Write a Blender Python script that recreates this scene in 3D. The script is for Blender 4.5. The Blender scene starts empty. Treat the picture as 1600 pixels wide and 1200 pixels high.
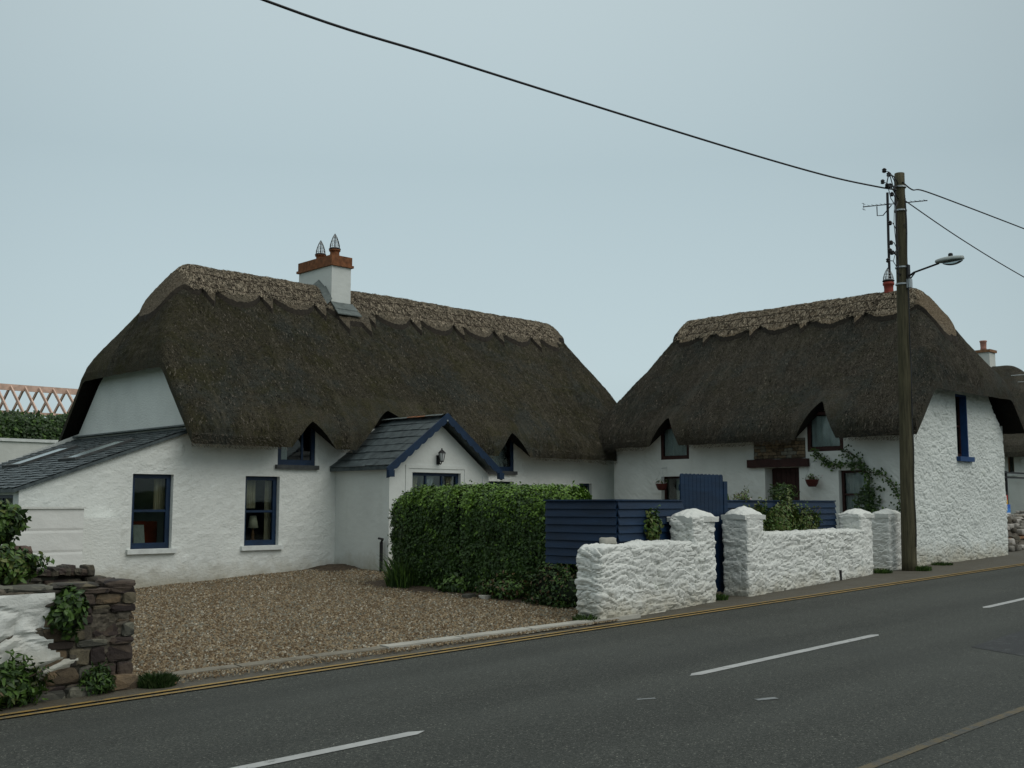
import bpy, bmesh, math, random
from mathutils import Vector, Matrix, noise
random.seed(7)
PI = math.pi
sc = bpy.context.scene
COL = sc.collection

# ------------------------------------------------------------------ helpers
class MB:
    def __init__(s): s.v = []; s.f = []; s.m = []
    def add(s, vs, fs, mi=0):
        o = len(s.v); s.v += [tuple(p) for p in vs]; s.f += [tuple(i + o for i in f) for f in fs]; s.m += [mi] * len(fs); return s
    def box(s, x0, x1, y0, y1, z0, z1, mi=0):
        return s.add([(x0,y0,z0),(x1,y0,z0),(x1,y1,z0),(x0,y1,z0),(x0,y0,z1),(x1,y0,z1),(x1,y1,z1),(x0,y1,z1)],
              [(0,3,2,1),(4,5,6,7),(0,1,5,4),(1,2,6,5),(2,3,7,6),(3,0,4,7)], mi)
    def bar(s, p, q, w, h, mi=0, up=(0,0,1)):
        p = Vector(p); q = Vector(q); d = (q-p).normalized(); u = Vector(up)
        if abs(d.dot(u)) > .98: u = Vector((1,0,0))
        r = d.cross(u).normalized()*w/2; n = r.cross(d).normalized()*h/2
        vs = [p-r-n,p+r-n,p+r+n,p-r+n,q-r-n,q+r-n,q+r+n,q-r+n]
        return s.add(vs, [(0,1,2,3),(7,6,5,4),(0,4,5,1),(1,5,6,2),(2,6,7,3),(3,7,4,0)], mi)
    def tube(s, pts, r, n=8, mi=0, cap=True):
        pts = [Vector(p) for p in pts]; rr = r if isinstance(r, (list,tuple)) else [r]*len(pts)
        o = len(s.v); last = None
        for i, p in enumerate(pts):
            d = (pts[min(i+1,len(pts)-1)] - pts[max(i-1,0)]).normalized()
            if last is None: a = d.cross(Vector((0,0,1)) if abs(d.z) < .9 else Vector((1,0,0))).normalized()
            else: a = (last - d*last.dot(d)).normalized()
            last = a; b = d.cross(a)
            for k in range(n):
                t = 2*PI*k/n; s.v.append(tuple(p + (a*math.cos(t)+b*math.sin(t))*rr[i]))
        for i in range(len(pts)-1):
            for k in range(n):
                s.f.append((o+i*n+k, o+i*n+(k+1)%n, o+(i+1)*n+(k+1)%n, o+(i+1)*n+k)); s.m.append(mi)
        if cap:
            s.f.append(tuple(o+k for k in range(n))[::-1]); s.m.append(mi)
            s.f.append(tuple(o+(len(pts)-1)*n+k for k in range(n))); s.m.append(mi)
        return s
    def lathe(s, c, prof, n=20, mi=0):
        return s.tube([(c[0],c[1],c[2]+z) for _, z in prof], [max(r,.0005) for r, _ in prof], n, mi)
    def ball(s, c, r, n=10, mi=0, sq=(1,1,1), rough=0):
        vs = []; fs = []; c = Vector(c)
        for i in range(n+1):
            for k in range(n*2):
                a = PI*i/n; b = PI*k/n
                d = Vector((math.sin(a)*math.cos(b)*sq[0], math.sin(a)*math.sin(b)*sq[1], math.cos(a)*sq[2]))
                if rough: d *= 1+rough*noise.noise(d*2.3+c*3)
                vs.append(c+d*r)
        for i in range(n):
            for k in range(n*2): fs.append((i*2*n+k, (i+1)*2*n+k, (i+1)*2*n+(k+1)%(2*n), i*2*n+(k+1)%(2*n)))
        return s.add(vs, fs, mi)
    def build(s, name, mats, parent=None, smooth=False, weld=False):
        me = bpy.data.meshes.new(name)
        me.from_pydata(s.v, [], s.f)
        if not isinstance(mats, (list,tuple)): mats = [mats]
        for m in mats: me.materials.append(m)
        me.polygons.foreach_set('material_index', s.m)
        if weld:
            b = bmesh.new(); b.from_mesh(me); bmesh.ops.remove_doubles(b, verts=b.verts, dist=1e-4)
            bmesh.ops.recalc_face_normals(b, faces=b.faces); b.to_mesh(me); b.free()
        if smooth: me.polygons.foreach_set('use_smooth', [True]*len(me.polygons))
        me.update()
        o = bpy.data.objects.new(name, me); COL.objects.link(o); attach(o, parent)
        return o
def wloc(o):
    v = Vector((0,0,0))
    while o: v += Vector(o.location); o = o.parent
    return v
def attach(o, parent):
    if parent is not None:
        o.parent = parent; o.location = Vector(o.location) - wloc(parent)
def tag(o, label=None, cat=None, group=None, kind=None):
    if label: o['label'] = label
    if cat: o['category'] = cat
    if group: o['group'] = group
    if kind: o['kind'] = kind
    return o
def thing(name, label, cat, loc, group=None):
    o = bpy.data.objects.new(name, None); o.empty_display_size = .2; COL.objects.link(o); o.location = loc
    return tag(o, label, cat, group)
def struct(o): o['kind'] = 'structure'; return o
def lerp(a, b, t): return a+(b-a)*t
def clamp(x, a=0., b=1.): return max(a, min(b, x))
def sstep(a, b, x): t = clamp((x-a)/(b-a)); return t*t*(3-2*t)
def N3(x, y, z, f=1.): return noise.noise(Vector((x*f, y*f, z*f)))

# ------------------------------------------------------------------ materials
def newmat(name):
    m = bpy.data.materials.new(name); m.use_nodes = True; nt = m.node_tree; nt.nodes.clear()
    out = nt.nodes.new('ShaderNodeOutputMaterial'); p = nt.nodes.new('ShaderNodeBsdfPrincipled')
    nt.links.new(p.outputs[0], out.inputs[0]); return m, nt, p, out
def mixc(nt, fac, a, b):
    n = nt.nodes.new('ShaderNodeMix'); n.data_type = 'RGBA'
    for sock, val in ((n.inputs[0], fac), (n.inputs[6], a), (n.inputs[7], b)):
        if hasattr(val, 'links'): nt.links.new(val, sock)
        elif isinstance(val, (int,float)): sock.default_value = val
        else: sock.default_value = (*val, 1)
    return n.outputs[2]
def tex(nt, scale, detail=4, rough=.6, stretch=(1,1,1), kind='noise', out=None, rot=(0,0,0)):
    g = nt.nodes.new('ShaderNodeNewGeometry'); mp = nt.nodes.new('ShaderNodeMapping'); mp.inputs['Scale'].default_value = stretch
    mp.inputs['Rotation'].default_value = rot
    nt.links.new(g.outputs['Position'], mp.inputs[0])
    if kind == 'noise':
        t = nt.nodes.new('ShaderNodeTexNoise'); t.inputs['Detail'].default_value = detail; t.inputs['Roughness'].default_value = rough
        o = t.outputs[0]
    else:
        t = nt.nodes.new('ShaderNodeTexVoronoi'); o = t.outputs[out or 'Distance']
        if kind == 'edge': t.feature = 'DISTANCE_TO_EDGE'; o = t.outputs['Distance']
    t.inputs['Scale'].default_value = scale
    nt.links.new(mp.outputs[0], t.inputs['Vector']); return o
def ramp(nt, src, lo, hi, a=0., b=1.):
    r = nt.nodes.new('ShaderNodeMapRange'); r.inputs[1].default_value = lo; r.inputs[2].default_value = hi
    r.inputs[3].default_value = a; r.inputs[4].default_value = b; nt.links.new(src, r.inputs[0]); return r.outputs[0]
def bump(nt, p, h, strength, dist):
    b = nt.nodes.new('ShaderNodeBump'); b.inputs['Strength'].default_value = strength; b.inputs['Distance'].default_value = dist
    nt.links.new(h, b.inputs['Height'])
    prev = p.inputs['Normal'].links
    if prev: nt.links.new(prev[0].from_socket, b.inputs['Normal'])
    nt.links.new(b.outputs[0], p.inputs['Normal'])
def zpos(nt):
    g = nt.nodes.new('ShaderNodeNewGeometry'); s = nt.nodes.new('ShaderNodeSeparateXYZ'); nt.links.new(g.outputs['Position'], s.inputs[0]); return s.outputs[2]
def mathn(nt, op, a, b):
    n = nt.nodes.new('ShaderNodeMath'); n.operation = op
    for i, v in enumerate((a, b)):
        if hasattr(v, 'links'): nt.links.new(v, n.inputs[i])
        else: n.inputs[i].default_value = v
    return n.outputs[0]
def simple(name, col, rough=.7, var=.25, vs=8, metal=0, bs=0, bd=.004, spec=.3, stretch=(1,1,1)):
    m, nt, p, _ = newmat(name)
    c = mixc(nt, ramp(nt, tex(nt, vs, 5, .65, stretch), .3, .7), [x*(1-var) for x in col], [min(1,x*(1+var)) for x in col])
    nt.links.new(c, p.inputs['Base Color']); p.inputs['Roughness'].default_value = rough
    p.inputs['Metallic'].default_value = metal; p.inputs['Specular IOR Level'].default_value = spec
    if bs: bump(nt, p, tex(nt, bs, 3, .6, stretch), .7, bd)
    return m
def whitewash(name, base=(.72,.76,.74), bs=14, bd=.02, dirt=.5, ground=.3, second=60, point=0):
    m, nt, p, _ = newmat(name)
    c = mixc(nt, ramp(nt, tex(nt, 1.2, 5, .6), .35, .75), base, [x*.86 for x in base])
    st = tex(nt, 3.0, 5, .7, (1,1,.25))
    c = mixc(nt, ramp(nt, st, .56, .8, 0, dirt), c, (.40,.42,.36))
    # splash dirt near the ground
    z = mathn(nt, 'ADD', zpos(nt), ramp(nt, tex(nt, 3, 4, .7), 0, 1, -.35, .35))
    c = mixc(nt, ramp(nt, z, ground+.42, ground+.02, 0, .72), c, (.30,.27,.19))
    if point:
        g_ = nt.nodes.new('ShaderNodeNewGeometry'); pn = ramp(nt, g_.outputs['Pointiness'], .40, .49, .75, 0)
        c = mixc(nt, mathn(nt, 'MULTIPLY', pn, ramp(nt, tex(nt, 6, 4, .7), .35, .6, .25, 1)), c, (.19,.185,.15))  # crevice shade painted into the colour: concave creases darkened
        c = mixc(nt, ramp(nt, tex(nt, 34, 4, .8), .62, .70, 0, .7), c, (.30,.29,.24))
        c = mixc(nt, ramp(nt, tex(nt, 2.2, 6, .8), .58, .70, 0, .35), c, (.40,.45,.34))
    nt.links.new(c, p.inputs['Base Color']); p.inputs['Roughness'].default_value = .85; p.inputs['Specular IOR Level'].default_value = .2
    if bs:
        bump(nt, p, tex(nt, bs, 4, .55, (1,1,1.5)), .9, bd)
    bump(nt, p, tex(nt, second, 3, .6), .6, .004)
    return m
def thatch_mat(name, dark, mid, light, moss, mossamt=.5, speck=70, patch=1., streak=None):
    m, nt, p, _ = newmat(name)
    c = mixc(nt, ramp(nt, tex(nt, speck*.55, 5, .95), .41, .60), dark, mid)
    c = mixc(nt, ramp(nt, tex(nt, speck*1.1, 2, .5), .62, .74, 0, .55), c, light)
    grey = mixc(nt, ramp(nt, tex(nt, speck*.5, 5, .95), .40, .62), [dark[1]*.9, dark[1]*1.05, dark[1]*.98], [mid[1]*1.0, mid[1]*1.12, mid[1]*.98])
    c = mixc(nt, ramp(nt, tex(nt, .75, 6, .75), .47, .60, 0, .75*patch), c, grey)
    c = mixc(nt, ramp(nt, tex(nt, 1.3, 7, .8), .48, .62, 0, mossamt), c, mixc(nt, ramp(nt, tex(nt, speck*.6, 4, .9), .4, .62), [x*.55 for x in moss], [x*1.9 for x in moss]))
    c = mixc(nt, ramp(nt, tex(nt, .38, 5, .65), .42, .66, 0, .38*patch), c, [x*.8 for x in dark])
    c = mixc(nt, ramp(nt, tex(nt, 9, 5, .85), .58, .72, 0, .4), c, [x*.7 for x in dark])
    if streak:
        sa = tex(nt, 5.5, 5, .7, streak); c = mixc(nt, ramp(nt, sa, .53, .72, 0, .40), c, [x*1.15 for x in mid]); c = mixc(nt, ramp(nt, sa, .46, .30, 0, .45), c, dark)
        bump(nt, p, tex(nt, 11, 4, .7, streak), .5, .05)
    nt.links.new(c, p.inputs['Base Color']); p.inputs['Roughness'].default_value = .95; p.inputs['Specular IOR Level'].default_value = .1
    bump(nt, p, tex(nt, 26, 6, .9), 1., .07)
    bump(nt, p, tex(nt, 4, 5, .7), .7, .12)
    return m
def leafmat(name, a, b, scale=9, rough=.45):
    m, nt, p, _ = newmat(name)
    c = mixc(nt, ramp(nt, tex(nt, scale, 5, .8), .32, .68), a, b)
    c = mixc(nt, ramp(nt, tex(nt, 1.4, 3, .6), .4, .7, 0, .5), c, [x*.5 for x in a])
    nt.links.new(c, p.inputs['Base Color']); p.inputs['Roughness'].default_value = rough; p.inputs['Specular IOR Level'].default_value = .3
    return m

M = {}
M['render'] = whitewash('roughcast', base=(.70,.725,.69), bs=17, bd=.015, dirt=.22, ground=.25)
M['render_smooth'] = whitewash('smooth_plaster', base=(.64,.67,.64), bs=5, bd=.01, dirt=.25, ground=.35)
M['plaster_far'] = whitewash('plaster_far', base=(.62,.64,.60), bs=5, bd=.01, dirt=.4, ground=.5)
M['washstone'] = whitewash('whitewashed_stone', base=(.66,.675,.64), bs=26, bd=.008, dirt=.45, ground=.22, point=1)
M['gablestone'] = whitewash('whitewashed_gable', base=(.64,.675,.645), bs=11, bd=.025, dirt=.32, ground=.50, point=1)
M['block'] = whitewash('painted_block', base=(.72,.73,.70), bs=3, dirt=.2, ground=.1)
M['thatch'] = thatch_mat('water_reed_thatch', (.027,.025,.017), (.132,.118,.082), (.27,.25,.18), (.046,.044,.017), .7, streak=(1,.16,.16))
M['thatch2'] = thatch_mat('water_reed_thatch_grey', (.029,.026,.020), (.142,.128,.099), (.29,.265,.21), (.048,.047,.024), .4, streak=(.16,1,.16))
M['soffit'] = thatch_mat('thatch_shaded_cut', (.009,.008,.006), (.028,.023,.017), (.05,.042,.03), (.012,.012,.008), .3)  # darkened thatch: shade of the eave underside and cuts painted in
M['ridge'] = thatch_mat('straw_ridge', (.060,.048,.034), (.27,.23,.17), (.55,.48,.37), (.12,.098,.062), .4, 40, .2)
M['ridge2'] = thatch_mat('straw_ridge_pale', (.085,.064,.042), (.37,.295,.205), (.60,.51,.37), (.17,.13,.08), .4, 40, .2)
M['rod'] = simple('hazel_rod', (.055,.040,.028), .9, .5, 14)
M['capshade'] = simple('ridge_edge_shade', (.030,.025,.019), .95, .5, 20)  # dark rim colour, painted shadow line under the ridge cap
M['capstraw'] = simple('cap_straw', (.36,.305,.225), .9, .5, 25)
M['straw'] = simple('straw_ends', (.125,.11,.085), .9, .6, 30)
M['blue'] = simple('navy_paint', (.004,.020,.052), .45, .3, 6, bs=30, bd=.002, spec=.4)
M['bluefence'] = simple('navy_fence_paint', (.0036,.0185,.048), .55, .35, 4, bs=26, bd=.004, spec=.3, stretch=(.3,.3,2))
M['bluebright'] = simple('blue_sill_paint', (.010,.045,.14), .5, .2, 6)
M['maroon'] = simple('dark_stained_wood', (.030,.010,.008), .6, .4, 8, bs=30, bd=.003)
M['sill'] = simple('painted_sill', (.62,.65,.63), .7, .15, 6, bs=30, bd=.003)
M['darksill'] = simple('slate_sill', (.055,.06,.06), .7, .3, 9)
M['terracotta'] = simple('terracotta', (.185,.075,.032), .85, .5, 9, bs=40, bd=.006)
M['redpot'] = simple('red_clay_pot', (.24,.045,.03), .7, .3, 9)
M['black'] = simple('black_metal', (.012,.012,.014), .5, .2, 9)
M['galv'] = simple('galvanised_metal', (.42,.45,.46), .4, .15, 9, metal=.7)
M['wirewhite'] = simple('pale_wire_mesh', (.55,.58,.58), .6, .1, 9)
M['lead'] = simple('lead_slate_flashing', (.105,.125,.12), .6, .3, 10, bs=20, bd=.005)
M['lampgrey'] = simple('lamp_housing', (.30,.34,.33), .45, .15, 9)
M['ply'] = simple('aged_timber', (.23,.12,.06), .8, .3, 6, bs=20, bd=.003, stretch=(3,3,.4))
M['pinetruss'] = simple('new_pine_timber', (.60,.42,.33), .8, .25, 5)
M['curtain'] = simple('net_curtain', (.62,.66,.66), .9, .08, 7)
M['cream'] = simple('cream_curtain', (.62,.54,.38), .9, .15, 7)
M['shade'] = simple('lamp_shade', (.75,.68,.5), .9, .08, 7)
M['rug'] = simple('red_brown_fabric', (.20,.035,.015), .9, .3, 7)
M['book'] = simple('white_book', (.6,.62,.55), .9, .15, 20)
M['wood'] = simple('pole_wood', (.066,.060,.034), .85, .5, 7, bs=30, bd=.01, stretch=(4,4,.25))
M['bark'] = simple('bark', (.05,.038,.025), .9, .4, 14, bs=30, bd=.01)
M['soil'] = simple('soil', (.065,.048,.032), .95, .5, 14, bs=20, bd=.03)
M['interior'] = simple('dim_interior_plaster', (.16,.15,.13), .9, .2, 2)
M['white_line'] = None

def slate_mat():
    m, nt, p, _ = newmat('roof_slate')
    c = mixc(nt, ramp(nt, tex(nt, 7, 5, .7), .3, .7), (.022,.032,.036), (.085,.108,.112))
    c = mixc(nt, ramp(nt, tex(nt, 25, 4, .8), .6, .75, 0, .6), c, (.20,.22,.20))
    nt.links.new(c, p.inputs['Base Color']); p.inputs['Roughness'].default_value = .5; p.inputs['Specular IOR Level'].default_value = .4
    bump(nt, p, tex(nt, 30, 4, .7), .5, .006); return m
M['slate'] = slate_mat()
def glass_mat(name='window_glass', tint=(.80,.84,.83)):
    m, nt, p, out = newmat(name); nt.nodes.remove(p)
    t = nt.nodes.new('ShaderNodeBsdfTransparent'); t.inputs[0].default_value = (*tint,1)
    g = nt.nodes.new('ShaderNodeBsdfGlossy'); g.inputs['Roughness'].default_value = .04; g.inputs[0].default_value = (.78,.80,.80,1)
    fr = nt.nodes.new('ShaderNodeFresnel'); fr.inputs[0].default_value = 1.45
    mx = nt.nodes.new('ShaderNodeMixShader')
    bp = nt.nodes.new('ShaderNodeBump'); bp.inputs['Strength'].default_value = .15; bp.inputs['Distance'].default_value = .01
    nt.links.new(tex(nt, 4, 2, .5), bp.inputs['Height']); nt.links.new(bp.outputs[0], g.inputs['Normal'])
    nt.links.new(fr.outputs[0], mx.inputs[0]); nt.links.new(t.outputs[0], mx.inputs[1]); nt.links.new(g.outputs[0], mx.inputs[2])
    nt.links.new(mx.outputs[0], out.inputs[0]); return m
M['glass'] = glass_mat()
def skyglass():
    m, nt, p, _ = newmat('rooflight_glass'); p.inputs['Base Color'].default_value = (.20,.25,.25,1)  # pale base colour stands in for sky reflected in the panes
    p.inputs['Roughness'].default_value = .18; p.inputs['Specular IOR Level'].default_value = 1.; return m
M['skyglass'] = skyglass()
def road_mat():
    m, nt, p, _ = newmat('asphalt')
    c = mixc(nt, ramp(nt, tex(nt, 38, 5, .95), .40, .60), (.013,.015,.013), (.074,.079,.069))
    c = mixc(nt, ramp(nt, tex(nt, 60, 2, .6), .62, .70, 0, .8), c, (.30,.30,.26))
    c = mixc(nt, ramp(nt, tex(nt, .5, 5, .6, (.25,1.4,1)), .4, .7, 0, .5), c, (.072,.078,.070))
    c = mixc(nt, ramp(nt, tex(nt, .9, 5, .6, (.15,1.1,1)), .5, .72, 0, .35), c, (.028,.031,.028))
    c = mixc(nt, ramp(nt, tex(nt, .22, 3, .5, (1,1,1)), .55, .72, 0, .35), c, (.04,.044,.042))
    c = mixc(nt, ramp(nt, tex(nt, 2.2, 6, .75), .60, .72, 0, .35), c, (.018,.019,.017))
    c = mixc(nt, ramp(nt, tex(nt, 7, 5, .8), .62, .72, 0, .25), c, (.10,.10,.088))
    gy_ = nt.nodes.new('ShaderNodeNewGeometry'); sy_ = nt.nodes.new('ShaderNodeSeparateXYZ'); nt.links.new(gy_.outputs['Position'], sy_.inputs[0])
    wv_ = mathn(nt, 'SINE', mathn(nt, 'ADD', mathn(nt, 'MULTIPLY', sy_.outputs[1], 3.9), ramp(nt, tex(nt, .3, 3, .6), 0, 1, -.7, .7)), 0)
    c = mixc(nt, mathn(nt, 'MULTIPLY', ramp(nt, wv_, .2, 1., 0, .30), ramp(nt, tex(nt, 1.1, 5, .7, (.3,1,1)), .35, .65, .3, 1)), c, (.020,.022,.020))
    cr_ = tex(nt, .45, kind='edge', stretch=(1,1,1)); crn = mathn(nt, 'ADD', cr_, ramp(nt, tex(nt, 6, 4, .7), 0, 1, -.02, .03))
    c = mixc(nt, mathn(nt, 'MULTIPLY', ramp(nt, crn, .004, .0, 0, .55), ramp(nt, tex(nt, .35, 2, .5), .55, .62)), c, (.012,.012,.011))
    nt.links.new(c, p.inputs['Base Color']); p.inputs['Roughness'].default_value = .8; p.inputs['Specular IOR Level'].default_value = .25
    bump(nt, p, tex(nt, 55, 4, .85), .7, .012); return m
M['road'] = road_mat()
def worn(name, col, under, lo, hi, sc=9):
    m, nt, p, _ = newmat(name)
    f = ramp(nt, tex(nt, sc, 6, .8), lo, hi)
    g = mixc(nt, ramp(nt, tex(nt, 60, 3, .7), .4, .62), under, [x*2.2 for x in under])
    c = mixc(nt, ramp(nt, tex(nt, 3, 4, .6), .3, .7), col, [x*.72 for x in col])
    nt.links.new(mixc(nt, f, c, g), p.inputs['Base Color']); p.inputs['Roughness'].default_value = .75
    bump(nt, p, tex(nt, 55, 4, .85), .5, .008); return m
M['white_line'] = worn('white_road_paint', (.42,.43,.42), (.05,.055,.05), .57, .70)
M['faint_white'] = worn('worn_white_paint', (.24,.26,.26), (.05,.055,.055), .5, .62)
M['yellow'] = worn('yellow_road_paint', (.33,.215,.058), (.05,.05,.042), .51, .64, 8)
M['yellow_faint'] = worn('faded_yellow_paint', (.115,.092,.048), (.036,.038,.035), .43, .58, 6)
M['path'] = worn('dirty_tarmac_verge', (.092,.085,.065), (.045,.038,.025), .40, .62, 4)
M['patch'] = worn('dark_tarmac_patch', (.018,.020,.021), (.035,.038,.038), .52, .66)
M['kerb'] = worn('kerb_concrete', (.21,.19,.145), (.075,.063,.042), .50, .66, 5)
M['kerbpale'] = worn('pale_kerb_concrete', (.40,.39,.34), (.12,.105,.075), .58, .72, 5)
def gravel_mat(name, pal):
    m, nt, p, _ = newmat(name)
    g = tex(nt, 38, kind='vor', out='Color'); s = nt.nodes.new('ShaderNodeSeparateColor'); nt.links.new(g, s.inputs[0])
    c = mixc(nt, ramp(nt, s.outputs[0], .1, .9), pal[0], pal[1]); c = mixc(nt, ramp(nt, s.outputs[1], .75, .95), c, pal[2])
    c = mixc(nt, ramp(nt, tex(nt, .8, 4, .6), .4, .7, 0, .45), c, pal[0])
    nt.links.new(c, p.inputs['Base Color']); p.inputs['Roughness'].default_value = .9
    bump(nt, p, tex(nt, 38, kind='vor'), 1., .02); return m
M['gravel'] = gravel_mat('pea_gravel', ((.065,.050,.028), (.20,.155,.095), (.36,.30,.20)))
def stonemat(name, cols, sc=3.2):
    m, nt, p, _ = newmat(name)
    g = tex(nt, sc, kind='vor', out='Color', stretch=(1,1,2)); s = nt.nodes.new('ShaderNodeSeparateColor'); nt.links.new(g, s.inputs[0])
    c = mixc(nt, ramp(nt, s.outputs[0], .2, .8), cols[0], cols[1]); c = mixc(nt, ramp(nt, s.outputs[1], .6, .8), c, cols[2])
    c = mixc(nt, ramp(nt, tex(nt, 14, 5, .8), .4, .7, 0, .6), c, cols[0])
    nt.links.new(c, p.inputs['Base Color']); p.inputs['Roughness'].default_value = .9
    bump(nt, p, tex(nt, 22, 5, .7), .8, .02); return m
M['stone'] = stonemat('field_stone', ((.030,.026,.020), (.085,.074,.054), (.13,.11,.07)))
M['stone_or'] = stonemat('orange_field_stone', ((.050,.036,.022), (.12,.090,.056), (.17,.12,.07)), 6)
M['stone_gr'] = stonemat('grey_field_stone', ((.04,.040,.032), (.10,.098,.078), (.15,.145,.11)), 6)
M['stone_br'] = stonemat('brown_slab_stone', ((.022,.015,.013), (.05,.036,.030), (.075,.055,.04)), 6)
M['mortar'] = simple('old_mortar', (.095,.083,.064), .95, .5, 20, bs=25, bd=.02)
M['grass'] = leafmat('rough_grass', (.03,.05,.015), (.06,.09,.03))
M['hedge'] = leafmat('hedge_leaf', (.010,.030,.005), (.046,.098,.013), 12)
M['hedge_top'] = leafmat('hedge_lit_leaf', (.058,.130,.014), (.155,.265,.035), 12)  # brighter leaf, light on the hedge top painted into the colour; also shoots
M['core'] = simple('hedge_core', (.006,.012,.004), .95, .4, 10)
M['leafdark'] = leafmat('dark_leaf', (.013,.034,.008), (.040,.078,.018), 14)
M['leafmid'] = leafmat('mid_leaf', (.036,.082,.014), (.10,.175,.032), 14)
M['leafyel'] = leafmat('yellow_green_leaf', (.06,.09,.022), (.16,.18,.05), 14)
M['leafbrown'] = leafmat('dead_leaf', (.06,.04,.018), (.13,.085,.035), 14)
M['petal'] = simple('pale_petal', (.6,.5,.5), .8, .2, 9)
M['debris'] = simple('dark_rubble', (.10,.088,.072), .95, .5, 9, bs=14, bd=.03)

# ------------------------------------------------------------------ terrain
SL = .02
def g0(x): return SL*clamp(x, -40, 45)
def gz(x, y):   # gravel / yard surface
    return g0(x) + .17*clamp((x-8)/5)*clamp((y-10.2)/9) + .006
def sheet(name, mat, x0, x1, y0, y1, zf, dx, dy, parent=None):
    nx = max(1, int(round((x1-x0)/dx))); ny = max(1, int(round((y1-y0)/dy)))
    mb = MB(); vs = []; fs = []
    for j in range(ny+1):
        for i in range(nx+1):
            x = lerp(x0,x1,i/nx); y = lerp(y0,y1,j/ny); vs.append((x,y,zf(x,y)))
    for j in range(ny):
        for i in range(nx):
            a = j*(nx+1)+i; fs.append((a,a+1,a+nx+2,a+nx+1))
    mb.add(vs, fs); return mb.build(name, mat, parent)
def strip(mb, pts, w, z, mi=0):   # painted band along a polyline (x,y)
    vs = []; fs = []
    for i, p in enumerate(pts):
        a = Vector(pts[max(i-1,0)]); b = Vector(pts[min(i+1,len(pts)-1)]); d = (b-a).normalized(); n = Vector((-d.y,d.x))*w/2
        for q in (Vector(p)-n, Vector(p)+n): vs.append((q.x,q.y,g0(q.x)+z))
        if i: fs.append((2*i-2,2*i-1,2*i+1,2*i))
    mb.add(vs, [f[::-1] for f in fs], mi)
# ground to the horizon
mb = MB(); xs = [-900,-40,45,900]; ys = [-900,900]
mb.add([(x,y,g0(x)-.02) for y in ys for x in xs], [(0,1,5,4),(1,2,6,5),(2,3,7,6)])
struct(mb.build('ground', M['grass']))
mb = MB()
mb.add([(x,y,g0(x)) for y in (-3.2,9.30) for x in (-300,-40,45,300)], [(0,1,5,4),(1,2,6,5),(2,3,7,6)])
struct(mb.build('road', M['road']))
struct(sheet('pavement', M['path'], -40, 45, 9.26, 11.2, lambda x,y: g0(x)+.006+.012*sstep(9.3,9.8,y)+.008*N3(x,y,0,2.5)*sstep(9.3,9.5,y), .2, .1))
# gravel yard
GX0, GX1 = 4.62, 13.0
def gry(x): return lerp(9.85, 9.5, clamp((x-5)/5.5))
mb = MB(); vs = []; fs = []; nx, ny = 100, 70
for j in range(ny+1):
    for i in range(nx+1):
        x = lerp(GX0,21.6,i/nx); y = lerp(gry(x)+.06, 19.1, j/ny)
        if x > 10.6: y = lerp(lerp(9.9,10.6,clamp((x-10.6)/8)), 19.1, j/ny)
        vs.append((x,y,gz(x,y)+.02+.02*N3(x,y,1,1.3)+.008*N3(x,y,2,6)))
for j in range(ny):
    for i in range(nx): a = j*(nx+1)+i; fs.append((a,a+1,a+nx+2,a+nx+1))
mb.add(vs, fs); struct(mb.build('gravel_yard', M['gravel']))
# individual pebbles on the yard
mb = MB()
def pebble(mb, x, y, z, r, mi):
    a = random.random()*PI; ca, sa = math.cos(a), math.sin(a); e = random.uniform(.6,1.1); h = r*random.uniform(.5,.9)
    P = [(r,0),(0,r*e),(-r,0),(0,-r*e)]
    tx, ty = random.uniform(-.4,.4)*r, random.uniform(-.4,.4)*r
    vs = [(x+px*ca-py*sa, y+px*sa+py*ca, z-.3*r) for px, py in P]
    vs += [(x+(px*ca-py*sa)*.55+tx, y+(px*sa+py*ca)*.55+ty, z+h*random.uniform(.8,1.1)) for px, py in P]
    mb.add(vs, [(4,5,6,7),(0,1,5,4),(1,2,6,5),(2,3,7,6),(3,0,4,7)], mi)
random.seed(3)
for _ in range(46000):
    x = random.uniform(4.75, 13.1); y = lerp(gry(x)+.1, 18.95, random.random()**1.25)
    if x > 10.7 and y < 10.2: continue
    if x > 12.2 and y > 10 and y < 15 and random.random() < .9: continue
    if x > 13.1 and y > 17: continue
    pebble(mb, x, y, gz(x,y)+.022+.02*N3(x,y,1,1.3), random.uniform(.010,.024), random.choices((0,1,2,3),(5,4,2,1))[0])
for _ in range(3200):     # strays on the verge
    x = random.uniform(4.8, 11); y = random.triangular(9.36, gry(x)-.06, gry(x)-.10)
    pebble(mb, x, y, g0(x)+.03, random.uniform(.006,.016), random.choices((0,1,2,3),(5,4,2,1))[0])
pm = [simple('pebble_brown', (.13,.09,.05), .85, .4, 30), simple('pebble_tan', (.27,.21,.13), .85, .35, 30),
      simple('pebble_grey', (.19,.18,.14), .85, .35, 30), simple('pebble_pale', (.40,.365,.29), .85, .25, 30)]
tag(mb.build('gravel', pm), 'loose brown and tan pebbles covering the yard', 'gravel', kind='stuff')

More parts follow.
